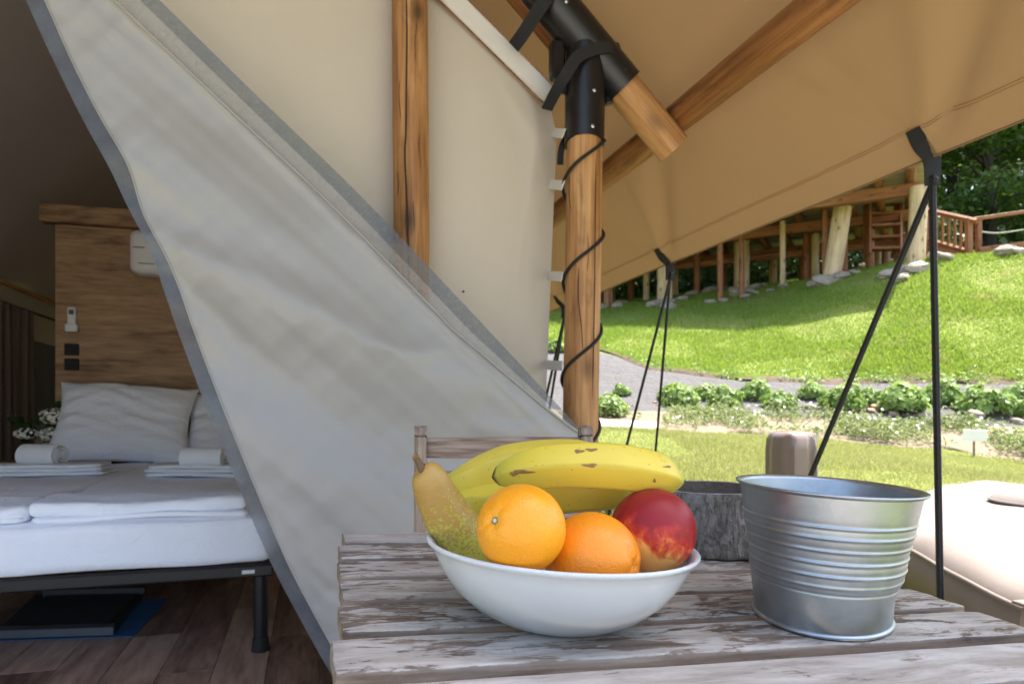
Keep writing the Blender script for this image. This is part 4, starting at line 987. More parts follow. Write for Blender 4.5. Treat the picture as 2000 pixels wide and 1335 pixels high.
for (a, b) in ((-.172, 2.80), (-1.53, 2.80), (-.172, 5.25), (-1.53, 5.25)):
    v, f, t = tube([hw(a, b, .02), hw(a, b, .295)], .0265, 24); lego = mesh('leg', v, f, BLACK_MT, bed, sharp=50)
    v, f, t = tube([hw(a, b, 0), hw(a, b, .012), hw(a, b, .05)], [.034, .033, .029], 24); mesh('foot_cap', v, f, BLACK_SK, lego, sharp=50)
v, f, t = box(hb(485, 1116, B0 - .003), E2, UP, -E1, .045, .014, .002); mesh('sticker', v, f, WHITE_PL, bed, False)
def duvet(a0, a1, label, seed):
    o = thing('duvet', label, 'duvet', hw((a0 + a1) / 2, 3.6, .53), 'duvets folded on the bed')
    def dd(q):
        edge = max(0, (-q[1] - .75)); return np.array([.006 * math.sin(q[1] * 9 + seed), 0, .012 * vnoise((q[0] * 5, q[1] * 3, seed), seed) + .006 * vnoise((q[0] * 9, q[1] * 26 + 2 * math.sin(q[0] * 4), seed), seed + 1) * (q[2] > 0) + .003 * vnoise((q[0] * 24, q[1] * 40, seed), seed + 3) * (q[2] > 0) + .012 * math.exp(-((q[1] + .86) / .10) ** 2) - .004]) + np.array([0, .010 * math.sin(q[0] * 7 + seed) + .006 * math.sin(q[0] * 19), 0]) * (q[1] < -.7)
    v, f, t = rbox(hw((a0 + a1) / 2, 3.86, .562), E2, E1, UP, a1 - a0, 2.10, .056, .027, 56, dd); mesh('top_layer', v, f, LINEN, o, tc=t)
    def d2(q): return np.array([0, .008 * math.sin(q[0] * 8 + seed * 2) * (q[1] < -.5), .004 * math.sin(q[0] * 11 + seed)])
    v, f, t = rbox(hw((a0 + a1) / 2 + .005, 3.84, .534), E2, E1, UP, a1 - a0 - .01, 2.09, .024, .0118, 22, d2); mesh('bottom_layer', v, f, LINEN, o, tc=t)
duvet(-.945, -.215, 'white folded duvet covering the right half of the bed', 1)
duvet(-1.57, -.955, 'white folded duvet on the left half of the bed, cut by the picture edge', 4)
def pillow(name, c, x, y, z, sx, sy, th, label, seed, group):
    """x width, y height, z thickness direction"""
    n = 60; V, Fc, Tc = [], [], []; c = np.asarray(c)
    for s in (1, -1):
        for j in range(n + 1):
            for i in range(n + 1):
                a, b = 2 * i / n - 1, 2 * j / n - 1; prof = ((1 - a ** 4) * (1 - b ** 4)) ** .55
                e = 1 + .05 * (a * a * b * b) - .055 * (1 - b * b) * a * a * 1.0 - .045 * (1 - a * a) * b * b
                if b > .86: prof *= .25 + .75 * max(0, (1 - b) / .14)
                w = .007 * vnoise((a * 4 + seed, b * 7, seed), seed) + .0035 * math.sin(b * 17 + a * 5 + 2 * math.sin(a * 4) + seed) * (.5 + .5 * math.sin(a * 6 + b * 3)) + .002 * vnoise((a * 13, b * 22, seed), seed + 4) - .006 * math.exp(-((a - .05 - .05 * math.sin(b * 5)) / .03) ** 2)
                V.append(c + x * a * e * sx / 2 + y * (b * e * sy / 2 + .012 * math.sin(a * 3 + seed) * (b > 0)) + z * s * (th / 2 * prof + w * (prof > .1))); Tc.append((a * sx, b * sy, s * .1))
    m = (n + 1) ** 2
    for s in (0, 1):
        for j in range(n):
            for i in range(n):
                a = s * m + j * (n + 1) + i; q = (a, a + 1, a + n + 2, a + n + 1); Fc.append(q if s == 0 else q[::-1])
    o = mesh(name, V, Fc, LINEN2, None, tc=Tc, loc=c - y * sy / 2); return tag(o, label, 'pillow', group)
py_ = nrm(UP * .80 + E1 * .60); pz_ = nrm(np.cross(E2, py_))
pillow('pillow', hw(-1.14, 5.00, .845), nrm(E2 - UP * .05), py_, pz_, .80, .60, .22, 'large white pillow with a flanged edge leaning against the wooden headboard', 2, 'pillows on the bed')
pillow('pillow', hw(-.40, 5.10, .80), nrm(E2), py_, pz_, .78, .56, .16, 'white pillow half hidden behind the grey door flap', 5, 'pillows on the bed')
def folded(c, ang, sx, sy, label, seed):
    x = nrm(E2 * math.cos(ang) + E1 * math.sin(ang)); y = np.cross(UP, x); o = thing('folded_towel', label, 'towel', c, 'folded white towels on the bed')
    for k in range(3):
        dsp = lambda q: np.array([.006 * math.sin(q[1] * 20 + k), .006 * math.sin(q[0] * 9 + k * 2 + seed), .004 * vnoise((q[0] * 9, q[1] * 9, k), seed + k)])
        v, f, t = rbox(np.asarray(c) + UP * (.009 + .019 * k) + x * .008 * math.sin(k * 2 + seed), x, y, UP, sx - .012 * k, sy - .01 * k, 0.020, .0095, 14, dsp); mesh('fold', v, f, TOWEL, o, tc=t)
def rolled(c, ax, r, L, label, seed):
    o = None; ax = nrm(ax); u = nrm(np.cross(UP, ax)); w = np.cross(ax, u); n = 150; V, Fc = [], []
    for k in range(n):
        q = k / (n - 1); a = q * 2 * math.pi * 3.6 + seed; rr = r * (.12 + .88 * q)
        for (dr, dl) in ((0, -L / 2), (0, L / 2), (-.0085, L / 2), (-.0085, -L / 2)):
            bul = dl * (1 + .05 * (1 - q)); V.append(np.asarray(c) + ax * bul + (u * math.cos(a) + w * math.sin(a) * .93) * (rr + dr) * (1 + .015 * math.sin(3 * a + dl * 30)))
    for k in range(n - 1):
        for j in range(4): a = k * 4 + j; b = k * 4 + (j + 1) % 4; Fc.append((a, b, b + 4, a + 4))
    Fc += [(3, 2, 1, 0), tuple(range(4 * n - 4, 4 * n))]
    o = mesh('rolled_towel', V, Fc, TOWEL, None, loc=np.asarray(c) - UP * r, sharp=60); tag(o, label, 'towel', 'rolled white towels on the bed')
def on_bed(px, py, z): Y = (H - z) * F / (py - HZ); return at(px, py, Y)
folded(on_bed(82, 917, .612) - UP * .024, -.02, .64, .25, 'folded white towel near the bouquet at the left of the bed', 1)
folded(on_bed(402, 917, .612) - UP * .024, -.35, .50, .27, 'folded white towel partly behind the grey door flap', 3)
rolled(at(84, 888, 3.62), E2 * .92 - E1 * .42, .068, .21, 'rolled white towel on the folded towel near the bouquet', .5)
rolled(at(400, 893, 3.52), E2 * .93 - E1 * .30, .066, .21, 'rolled white towel beside the edge of the grey door flap', 2.0)

hd = thing('headboard_wall', 'oak panelled partition with a thick top ledge behind the bed', 'headboard', hw(-.9, 5.35, 0))
hx0 = -1.645
v, f, t = box(hw((hx0 + .8) / 2, 5.37, 1.095), E2, E1, UP, .8 - hx0, .05, 2.19, .004); mesh('panel', v, f, HEADWOOD, hd, False, tc=t)
v, f, t = box(hw((hx0 + .8) / 2 - .04, 5.345, 2.255), E2, E1, UP, .88 - hx0, .10, .125, .006); mesh('ledge', v, f, HEADWOOD, hd, False, tc=t)
ac = thing('air_conditioner', 'white wall air conditioner high on the wooden headboard', 'air conditioner', hb(280, 525, 5.24))
p = hb(250, 488, 5.12); v, f, t = rbox(p + E2 * .40 + E1 * .10, E2, E1, UP, .80, .20, .30, .055, 14); mesh('casing', v, f, WHITE_PL, ac, tc=t)
v, f, t = box(p + E2 * .41 + UP * -.085 - E1 * .004, E2, E1, UP, .70, .006, .004); mesh('vent_slot', v, f, GREY_PL, ac, False)
v, f, t = box(p + E2 * .065 + UP * .022 - E1 * .002, E2, E1, UP, .07, .004, .007); mesh('logo_bar', v, f, GREY_PL, ac, False)
rm = thing('remote_control', 'slim white remote control in a holder on the headboard', 'remote control', hb(140, 648, 5.33))
v, f, t = rbox(hb(140, 622, 5.325), E2, E1, UP, .052, .022, .155, .009, 6); bdy = mesh('body', v, f, WHITE_PL, rm, tc=t)
v, f, t = box(hb(139, 609, 5.312), E2, E1, UP, .030, .004, .032); mesh('screen', v, f, GREY_PL, rm, False)
v, f, t = rbox(hb(140, 640, 5.322), E2, E1, UP, .076, .036, .055, .008, 6); mesh('holder', v, f, WHITE_PL, rm, tc=t)
for (y, l) in ((682, 'upper of the two square black wall sockets beside the bed'), (711, 'lower of the two square black wall sockets beside the bed')):
    s_ = thing('wall_socket', l, 'socket', hb(140, y, 5.34), 'black sockets on the headboard'); v, f, t = box(hb(140, y, 5.338), E2, E1, UP, .088, .012, .080, .004); mesh('plate', v, f, BLACK_SK, s_, False)
    v, f, t = lathe([(.0001, .0), (.018, .0), (.022, .003), (.024, .0)], 20, hb(140, y, 5.331), E2, UP, -E1); mesh('insert', v, f, BLACK_SK, s_)
cu = thing('curtain', 'dark taupe curtain hanging on the left inner wall', 'curtain', hw(-2.24, 6.2, 0))
v, f, t = grid(lambda b, z: hw(-2.23 + .03 * math.sin(b * 38) + .012 * math.sin(b * 91 + z), b, z), 120, 6, 5.75, 6.75, .03, 1.74); mesh('cloth', v, f, CURTAIN, cu)
v, f, t = tube([hw(-2.23, 5.0, 1.75), hw(-2.23, 7.8, 1.75)], .010, 8); mesh('rod', v, f, BLACK_MT, cu)
v, f, t = box(hw(-2.265, 7.28, 1.12), E1, E2, UP, .95, .02, .80, .004); o = mesh('tent_window', v, f, DARK_WIN, None, False, loc=hw(-2.265, 7.28, .7)); tag(o, 'dark window in the inner wall left of the headboard', 'window')
ns = thing('nightstand', 'small dark nightstand between the bed and the curtain', 'nightstand', hw(-1.80, 5.0, 0))
v, f, t = box(hw(-1.80, 5.06, .29), E2, E1, UP, .36, .36, .56, .006); mesh('cabinet', v, f, HEADWOOD, ns, False, tc=t); v, f, t = box(hw(-1.80, 5.06, .58), E2, E1, UP, .39, .39, .022, .004); mesh('top', v, f, HEADWOOD, ns, False, tc=t)
# bouquet
fb = at(98, 886, 4.42)
bq = thing('bouquet', 'white flower bouquet with dark green leaves beside the pillow', 'flowers', fb)
v, f, t = lathe([(.03, 0), (.045, .01), (.05, .05), (.035, .09), (.04, .10)], 20, fb - UP * .03); mesh('vase', v, f, SIGN_W, bq)
P, Nn = [], []
for (x, y, r_, n_) in ((42, 832, 18, 14), (66, 842, 22, 18), (130, 828, 24, 22), (150, 845, 20, 18), (118, 812, 16, 12), (120, 855, 25, 18), (85, 838, 22, 14), (142, 866, 20, 14), (100, 870, 30, 20)):
    for k in range(n_): P.append(at(x + random.gauss(0, r_ * .6), y + random.gauss(0, r_ * .45), 4.42 + random.uniform(-.05, .06))); Nn.append((random.gauss(0, .4), -1, .5))
P = np.array(P); v, f, t = leaves(len(P), .075, P, np.array(Nn), .62, .5); mesh('leaves', v, f, LEAF_DARK, bq, False, tc=t)
for (x, y, rx, ry) in ((102, 812, 23, 15), (100, 848, 21, 13), (52, 846, 22, 10), (140, 836, 15, 7), (150, 858, 15, 10)):
    n_ = 150; d = RNG.normal(0, 1, (n_, 3)); d /= np.linalg.norm(d, axis=1)[:, None]; c = at(x, y, 4.36); P = c + d * np.array([rx, rx * .8, ry]) / F * 4.36; v, f, t = leaves(n_, .020, P, d, .9, .3); mesh('blossom', v, f, PETAL_C, bq, False, tc=t)
# door mat tray on the floor under the bed
def flr(px, py, z=0.0): return at(px, py, (H - z) * F / (py - HZ))
mt = thing('boot_tray', 'black mat in a metal edged tray with blue border on the floor under the bed', 'mat', flr(150, 1200))
def quad(name, q, z0, z1, mat, par=mt):
    lo = [flr(x, y, 0) * [1, 1, 0] + UP * z0 for x, y in q]; hi = [p + UP * (z1 - z0) for p in lo]; mesh(name, lo + hi, [(3, 2, 1, 0), (4, 5, 6, 7)] + [(i, (i + 1) % 4, 4 + (i + 1) % 4, 4 + i) for i in range(4)], mat, par, False)
quad('blue_border', [(-30, 1253), (262, 1243), (326, 1170), (60, 1176)], .001, .004, BLUE)
quad('tray', [(-20, 1247), (222, 1240), (286, 1158), (70, 1163)], .0045, .008, MAT_BLK)
quad('mat_pile', [(0, 1236), (205, 1231), (268, 1166), (90, 1170)], .0085, .020, MAT_BLK)
quad('metal_edge', [(-24, 1251), (221, 1243), (224, 1235), (-16, 1241)], .0085, .040, GREY_MT); quad('metal_edge', [(84, 1168), (282, 1163), (285, 1158), (88, 1162)], .0085, .040, GREY_MT)

# ------------------------------------------------------------------ guy ropes
def rope(pts, r, par): v, f, t = tube(smooth_path(pts, 40), r, 12); return mesh('rope', v, f, ROPE, par, tc=t)
def guy(sb, w, ends, r, label):
    top = roof_pt(HEM - .075, sb, .004); edge = roof_pt(HEM, sb, .006); low = edge - UP * .080 + E2 * .004
    o = thing('guy_rope', label, 'rope', ends[-1], 'guy ropes of the tan roof')
    ribbon('webbing_loop', [top, (top + edge) / 2 - nrm(E2 * RK + UP) * .004, edge, low], w, .004, o, (-nrm(E2 * RK + UP), -E1 + E2 * -.2))
    for k, e in enumerate(ends):
        s = low + UP * .006; sg = nrm(np.asarray(e) - s); rope([s + (E1 if k == 0 else -E1) * .004, s + sg * .05, (s + np.asarray(e)) / 2, e], r, o)
        v, f, t = tube([np.asarray(e) + UP * .06, np.asarray(e) - UP * .1], [.007, .004], 8); mesh('peg', v, f, STEEL, o)
def gnd(px, py, Y): q = at(px, py, Y); q[2] = tz(q[0], q[1]) + .02; return q
guy(1.56, .047, [gnd(1524, 1003, 2.95), gnd(1842, 1300, 1.95)], .0098, 'thick black braided guy rope beside the metal bucket')
guy(3.065, .045, [gnd(1140, 985, 3.95), gnd(1276, 960, 4.05)], .0072, 'black guy rope hanging right of the corner pole above the bananas')
guy(4.54, .045, [gnd(1012, 927, 5.6), gnd(1060, 927, 5.7)], .0100, 'thin far black guy rope seen between wall edge and corner pole')

# ------------------------------------------------------------------ lounge furniture on the right
dz0 = tz(1.8, 2.5)
lo = thing('daybed', 'large beige outdoor daybed cushion beyond the bucket', 'daybed', (2.3, 2.8, tz(2.3, 2.8)))
out = smooth_path([(1.22, 1.15), (1.27, 1.62), (1.34, 2.1), (1.46, 2.55), (1.78, 3.15), (2.2, 3.75), (2.75, 4.22), (3.4, 4.35), (4.2, 4.2), (4.4, 3.0), (4.2, 1.4), (3.0, .95), (1.8, .95), (1.22, 1.15)], 120)[:-1]
def loft(name, rings, mat, par, cap=True, tcs=None):
    n = len(rings[0]); V = [q for r_ in rings for q in r_]; Fc = []
    for i in range(len(rings) - 1):
        for k in range(n): k2 = (k + 1) % n; Fc.append((i * n + k, i * n + k2, (i + 1) * n + k2, (i + 1) * n + k))
    if cap: Fc.append(tuple(range((len(rings) - 1) * n, len(rings) * n)))
    return mesh(name, V, Fc, mat, par)
cen = out.mean(0)
def rg(s, z, wob=0.0): return [np.array([*(cen + (p - cen) * s), z + wob * math.sin(k * .9) * .5 + wob * math.sin(k * .37)]) for k, p in enumerate(out)]
ZC = .470
loft('cushion', [rg(1.0, dz0 + .02), rg(1.016, dz0 + .10, .006), rg(1.026, ZC - .15, .007), rg(1.022, ZC - .08, .006), rg(1.012, ZC - .045, .003), rg(1.005, ZC - .03, .003), rg(.994, ZC - .012, .004), rg(.975, ZC + .004, .006), rg(.95, ZC + .014, .008)] + [rg(q, ZC + .018 + .016 * (1 - q ** 2), .007) for q in (.91, .85, .7, .5, .25, .02)], CUSHION, lo)
v, f, t = tube(np.vstack([rg(1.008, ZC - .036, .003), rg(1.008, ZC - .036, .003)[:1]]), .0075, 8, False); mesh('piping', v, f, CUSHION, lo)
rc = at(2075, 1003, 3.05); rc[2] = ZC + .02
o = thing('round_cushion', 'flat round beige cushion lying on the daybed, cut by the picture edge', 'cushion', rc)
v, f, t = lathe([(.0001, .075), (.12, .072), (.22, .055), (.268, .03), (.272, .022), (.262, .008), (.2, .0), (.0001, .0)], 48, rc); mesh('pad', v, f, CUSHION, o)
v, f, t = lathe([(.272 + .006 * math.cos(a), .024 + .006 * math.sin(a)) for a in np.linspace(0, 6.283, 9)], 48, rc); mesh('piping', v, f, CUSHION, o)
bx = np.array([1.2, 1.45, 0])
o = thing('side_box', 'dark brown box with a pale rim at the right picture edge', 'box', (bx[0], bx[1], tz(bx[0], bx[1])))
zb = at(0, 1168, 1.56)[2]; x0 = 1.139
v, f, t = rbox((x0 + .062, 1.45, (zb + .1) / 2 + .0), CHX, CHY, UP, .115, .19, zb - .1 - .012, .02, 8, None); mesh('body', v, f, CUSHION_D, o, tc=t)
v, f, t = rbox((x0 + .062, 1.45, zb - .002), CHX, CHY, UP, .128, .20, .010, .004, 6); mesh('rim', v, f, CUSHION, o, tc=t)
bp = at(1545, 840, 3.6); gz = tz(bp[0], bp[1])
o = thing('covered_stand', 'upright glossy brown cover with clear plastic wrap standing on the lawn', 'cover', (bp[0], bp[1], gz))
prof = [(.115, gz), (.112, gz + .05), (.110, bp[2] - .10), (.106, bp[2] - .045), (.094, bp[2] - .02), (.072, bp[2] - .006), (.05, bp[2] - .001), (.001, bp[2])]
V, Fc = [], []; sg = 40
for (r_, z) in prof:
    for k in range(sg):
        a = 2 * math.pi * k / sg; q = (abs(math.cos(a)) ** 5 + abs(math.sin(a)) ** 5) ** (-1 / 5.); fl_ = 1 - .10 * (1 if k % 8 in (0, 1) else 0) * (z < bp[2] - .03); V.append((bp[0] + r_ * q * fl_ * math.cos(a + .35) * .93, bp[1] + r_ * q * fl_ * math.sin(a + .35), z))
for i in range(len(prof) - 1):
    for k in range(sg): k2 = (k + 1) % sg; Fc.append((i * sg + k, i * sg + k2, (i + 1) * sg + k2, (i + 1) * sg + k))
mesh('cover', V, Fc, BROWN_GL, o, sharp=50)
v, f, t = grid(lambda a, b: np.array([bp[0] + .085 + .075 * a * (1 - .4 * b) + .01 * math.sin(b * 17 + a * 4), bp[1] - .09 + .10 * a + .02 * math.sin(a * 9 + b * 8), gz + (bp[2] - gz - .02) * b]), 12, 16); mesh('plastic_wrap', v, f, PLASTIC, o)
sp_ = at(1904, 850, 6.15)
o = thing('plant_sign', 'small blank white placard on a stake in the flower bed', 'sign', (sp_[0], sp_[1], tz(sp_[0], sp_[1])))
v, f, t = box(sp_, nrm((1, -.1, -.03)), nrm((.1, 1, 0)), UP, .205, .008, .105, .002); mesh('placard', v, f, SIGN_W, o, False)
v, f, t = box((sp_[0], sp_[1] + .012, (sp_[2] + tz(sp_[0], sp_[1])) / 2 - .03), (1, 0, 0), (0, 1, 0), UP, .018, .012, sp_[2] - tz(sp_[0], sp_[1]) + .06, .002); mesh('stake', v, f, CHAIRWOOD, o, False)

# ------------------------------------------------------------------ planting and the slope
def gp(px, py):
    """where the sight line through this pixel meets the terrain"""
    Y = np.linspace(4.2, 34, 3000); u = (px - 1000) / F; z = terrain(u * Y, Y); row = HZ - F * (z - H) / Y
    k = np.argmax(row <= py); return np.array([u * Y[k], Y[k], z[k]])
def shrub_proto(seed):
    rng = np.random.default_rng(seed); n = 620; d = rng.normal(0, 1, (n, 3)); d[:, 2] = np.abs(d[:, 2]) * .9 - .1; d /= np.linalg.norm(d, axis=1)[:, None]
    lump = 1 + .16 * np.sin(d[:, 0] * 5 + seed) * np.cos(d[:, 1] * 5) + .10 * np.sin(d[:, 2] * 9 + d[:, 0] * 4 + seed); rr = .30 * lump * rng.uniform(.55, 1.05, n) ** .5
    P = d * rr[:, None] * np.array([1, 1, .85]) + np.array([0, 0, .06]); v, f, t = leaves(n, .085, P, d + np.array([0, 0, .5]), .72, .45, rng=rng)
    o = thing('leafy_shrub', '', 'shrub', (0, 0, 0), 'shrubs planted in the grey membrane'); mesh('foliage', v, f, LEAF_SHRUB, o, False, tc=t)
    b = B()
    for k in range(7):
        a = k * .9 + seed; q = np.array([math.cos(a) * .14, math.sin(a) * .14, .20]); vv, ff, tt = tube([np.zeros(3) - UP * .05, q * .5 + UP * .02, q], [.008, .006, .004], 6); b.add(vv, ff, tt)
    b.out('stems', STEM, o); return o
protos = [shrub_proto(s) for s in (3, 8, 14)]
SH = [(1213, 774, 36, 'small round green shrub close to the right side of the corner pole'), (1308, 782, 52, 'round green shrub directly behind the thin pair of guy ropes'), (1377, 780, 54, 'round green shrub in the back row, second right of the thin guy ropes'),
      (1477, 782, 62, 'back-row green shrub in the middle between the two pairs of guy ropes'), (1587, 780, 56, 'back-row green shrub just left of the slanting thick rope'), (1700, 790, 60, 'back-row green shrub just right of the slanting thick rope'),
      (1842, 790, 74, 'back-row green shrub behind the upright thick rope'), (1988, 786, 60, 'back-row green shrub at the right picture edge'),
      (1186, 812, 78, 'large green shrub touching the corner pole'), (1328, 798, 74, 'front-row green shrub below the thin guy ropes'), (1417, 796, 66, 'front-row green shrub left of the middle of the bed'), (1521, 800, 68, 'front-row green shrub in the middle of the bed'),
      (1648, 803, 84, 'front-row green shrub crossed by the slanting thick rope'), (1762, 808, 92, 'wide front-row green shrub between the two thick ropes'), (1922, 810, 104, 'widest front-row green shrub right of the upright thick rope'), (2008, 818, 60, 'front-row green shrub cut by the right picture edge'),
      (1085, 690, 40, 'green shrub glimpsed between the wall edge and the corner pole')]
used = set()
for i, (x, y, w, lab) in enumerate(SH):
    p = gp(x, y); s = w * p[1] / F / .65; pi = i % 3; o = protos[pi]; rz = i * 1.3; sc = (s * (1 + .06 * math.sin(i)), s, s * (1.28 + .14 * math.cos(i * 2)))
    if pi not in used: used.add(pi); o.location = Vector(p); o.rotation_euler = (0, 0, rz); o.scale = sc; o['label'] = lab
    else: copy_tree(o, p, rz, sc, lab)
# ground cover of the bed
n = 17000; u = RNG.uniform(.10, .92, n); cl = np.sin(u * 75) + np.sin(u * 41 + 1.3) + np.sin(u * 133 + 2)
tt_ = RNG.uniform(0, 1, n); Y = np.interp(u, TU, TY[:, 3]) + .1 + tt_ * (np.interp(u, TU, TY[:, 4]) - np.interp(u, TU, TY[:, 3]) - .5); X = u * Y
dens = np.sin(X * 5.1 + Y * 2.2) + np.sin(Y * 6.3 - X * 2.7) + np.sin(X * 11 + 1) * .6; keep = (dens + RNG.uniform(-1.4, 1.2, n) > -.15) & ~((u < .22) & (tt_ < .45)); X, Y, dens = X[keep], Y[keep], dens[keep]
hh = np.abs(RNG.normal(0, .5, len(X))) * (.05 + .05 * np.clip(dens, 0, 2)); P = np.stack([X, Y, terrain(X, Y) + .04 + hh], -1); nn = np.tile([0, -.4, 1.0], (len(P), 1))
v, f, t = leaves(len(P), .055, P, nn, .3, .8); stuff(mesh('ground_cover', v, f, LEAF_LOW, None, False, tc=t), 'low green ground cover plants filling the flower bed')
m_ = (RNG.uniform(0, 1, len(P)) < .012) & (np.sin(X * 2.3 + 1) + np.sin(Y * 3.1) > -.5); P2 = P[m_] + np.array([0, -.02, .05]); v, f, t = leaves(len(P2), .031, P2, np.tile([0, -.7, .8], (len(P2), 1)), .95, .35, .1)
stuff(mesh('small_white_flowers', v, f, PETAL, None, False, tc=t), 'small white flowers sprinkled over the flower bed')
# membrane edge weeds
n = 1500; u = RNG.uniform(.14, .92, n); Y = np.array([y_fab_top(q) for q in np.linspace(.14, .92, 80)]); Y = np.interp(u, np.linspace(.14, .92, 80), Y) + RNG.normal(0, .09, n); X = u * Y; P = np.stack([X, Y, terrain(X, Y) + np.abs(RNG.normal(0, .05, n)) + .03], -1)
keep = np.sin(X * 7) + np.sin(X * 17 + 2) > -.2; P = P[keep]; v, f, t = leaves(len(P), .045, P, np.tile([0, -.6, .8], (len(P), 1)), .5, .6); stuff(mesh('edge_weeds', v, f, LEAF_SHRUB, None, False, tc=t), 'tufts of weeds along the lower edge of the grassy slope')
# stones
def stone_proto(name, mat, seed, label, group):
    v, f, t = ball((0, 0, 0), .5, nu=10, nv=7, fn=lambda d, th, ph: 1 + .22 * vnoise(tuple(d * 1.9), seed) + .10 * vnoise(tuple(d * 4.3), seed + 2)); o = mesh(name, v, f, mat, None, False, tc=t); tag(o, label, 'stone', group); return o
def place(o, first, p, s, rz):
    c = o if first else o.copy()
    if not first: SC.collection.objects.link(c)
    c.location = Vector(p); c.scale = s; c.rotation_euler = (random.uniform(-.3, .3), random.uniform(-.3, .3), rz); return c
sb = [stone_proto('stone', STONE, 1, 'pale field stone lying among the flower bed plants', 'pale stones in the flower bed'), stone_proto('stone', STONE_R, 4, 'reddish stone lying among the flower bed plants', 'reddish stones in the flower bed')]
BS = [(1225, 800, 16, 0), (1278, 790, 14, 1), (1462, 797, 12, 0), (1478, 796, 12, 0), (1582, 802, 28, 0), (1640, 812, 22, 0), (1700, 808, 24, 1), (1715, 802, 30, 1), (1745, 815, 24, 0), (1905, 820, 40, 0), (1850, 822, 22, 0), (1985, 830, 30, 0), (1330, 786, 16, 0), (1668, 806, 16, 1), (1800, 818, 26, 0)]
fs = [True, True]
BL = ['nearest the corner pole', 'left of the thin guy ropes', 'left one of the small pair in the middle', 'right one of the small pair in the middle', 'right of the middle front shrub', 'left of the slanting rope', 'right of the slanting rope, the smaller one', 'right of the slanting rope, the larger one', 'below the wide shrub between the ropes', 'below the widest shrub', 'just right of the upright rope', 'at the right picture edge', 'between the front-row shrubs by the thin ropes', 'touching the slanting rope', 'just left of the upright rope']
for i_, (x, y, w, k) in enumerate(BS):
    p = gp(x, y); s = w * p[1] / F * .95; place(sb[k], fs[k], p + UP * s * .22, (s, s * .8, s * .6), random.uniform(0, 6))['label'] = ('pale' if k == 0 else 'reddish') + ' stone in the flower bed ' + BL[i_]; fs[k] = False

# ------------------------------------------------------------------ timber platform up the slope
pl = thing('timber_platform', 'raised timber platform on peeled log posts at the top of the slope', 'platform', gp(1622, 543))
PO = np.array([7.25, 12.3, 0]); PD = nrm((-.866, .5, 0)); PN = nrm((.5, .866, 0)); PZ = 5.02
foot = []
def post(px, py, d, mat=LOG_PALE, lean=0.0, top=PZ):
    p = gp(px, py); r = d * p[1] / F / 2; q = p + np.array([lean, 0, 0]); q[2] = top
    log('post', p - UP * .15, q, r, mat, pl, px % 13, .01, 10, 14); foot.append((p, r)); return p
post(1789, 512, 32, lean=.05); post(1763, 508, 27, lean=.07); post(1622, 545, 34, lean=.24); post(1655, 530, 26, lean=.12); post(1672, 522, 26)
post(1450, 566, 27); post(1297, 590, 27); post(1188, 597, 17); post(1325, 572, 16)
post(1802, 506, 18, TIMBER_RED)
for io, off in enumerate((1.5, 3.1, 4.7)):
    for k in range(18):
        ss = .25 + .74 * k + .3 * math.sin(k * 2.7 + off * 3); q = PO + PD * ss + PN * (off + .25 * math.sin(k * 1.9 + off)); q[2] = tz(q[0], q[1]); m = (LOG_PALE, TIMBER_RED, TIMBER_RED)[(k + io) % 3]
        log('post', q - UP * .15, q * [1, 1, 0] + UP * (PZ + .05), .055 + .045 * abs(math.sin(k * 3.1 + io)), m, pl, (k * 5 + io) % 11, .006, 6, 12)
        if io == 0: foot.append((q, .08))
for off in (.45, 2.3, 4.6):
    c = PO + PN * off + PD * 6.9 + UP * PZ; v, f, t = box(c, PD, PN, UP, 14.0, .16, .22, .01); mesh('beam', v, f, TIMBER_RED, pl, False, tc=[(q[1], q[2], q[0]) for q in t])
for off, zz_ in ((3.4, -.34),):
    c = PO + PN * off + PD * 6.9 + UP * (PZ + zz_); v, f, t = box(c, PD, PN, UP, 14.0, .10, .14, .01); mesh('beam', v, f, TIMBER_RED, pl, False, tc=[(q[1], q[2], q[0]) for q in t])
for k in range(26):
    s = .05 + .54 * k; log('joist', PO + PD * s - PN * .5 + UP * (PZ + .19), PO + PD * s + PN * 5.2 + UP * (PZ + .19), .085, TIMBER_RED, pl, k % 7, .004, 6, 10)
for k in range(40):
    off = -.55 + .146 * k; v, f, t = box(PO + PD * 6.9 + PN * off + UP * (PZ + .30), PD, PN, UP, 14.2, .138, .035, .003); mesh('deck_board', v, f, DECKWOOD, pl, False, tc=[(q[1], q[0], q[2]) for q in t])
# diagonal steel braces
for (x0, y0, x1, y1) in ((1540, 478, 1580, 525), (1625, 520, 1605, 540)):
    a, b = gp(x1, y1 + 8), at(x0, y0, gp(x1, y1 + 8)[1]); v, f, t = tube([a, b], .02, 6); mesh('brace', v, f, GREY_MT, pl)
# upper tent above the platform (mostly hidden by our roof)
ut = thing('upper_tent', 'tan canvas tent standing on the timber platform up the slope', 'tent', PO + PD * 5 + PN * 2.6 + UP * (PZ + .32))
V = [PO + PD * s + PN * o_ + UP * (PZ + z) for s in (1.6, 12.0) for (o_, z) in ((2.0, .32), (2.0, 1.9), (3.4, 2.9), (4.8, 1.9), (4.8, .32))]
mesh('wall_canvas', V, [(0, 1, 6, 5), (3, 4, 9, 8), (0, 4, 3, 2, 1), (5, 6, 7, 8, 9)], CANVAS_CREAM, ut, False)
V = [PO + PD * s + PN * o_ + UP * (PZ + z) for s in (.9, 13.0) for (o_, z) in ((1.6, 1.75), (3.4, 3.05), (5.2, 1.75))]
mesh('roof_canvas', V, [(0, 1, 4, 3), (1, 2, 5, 4)], CANVAS_BROWN, ut, False)
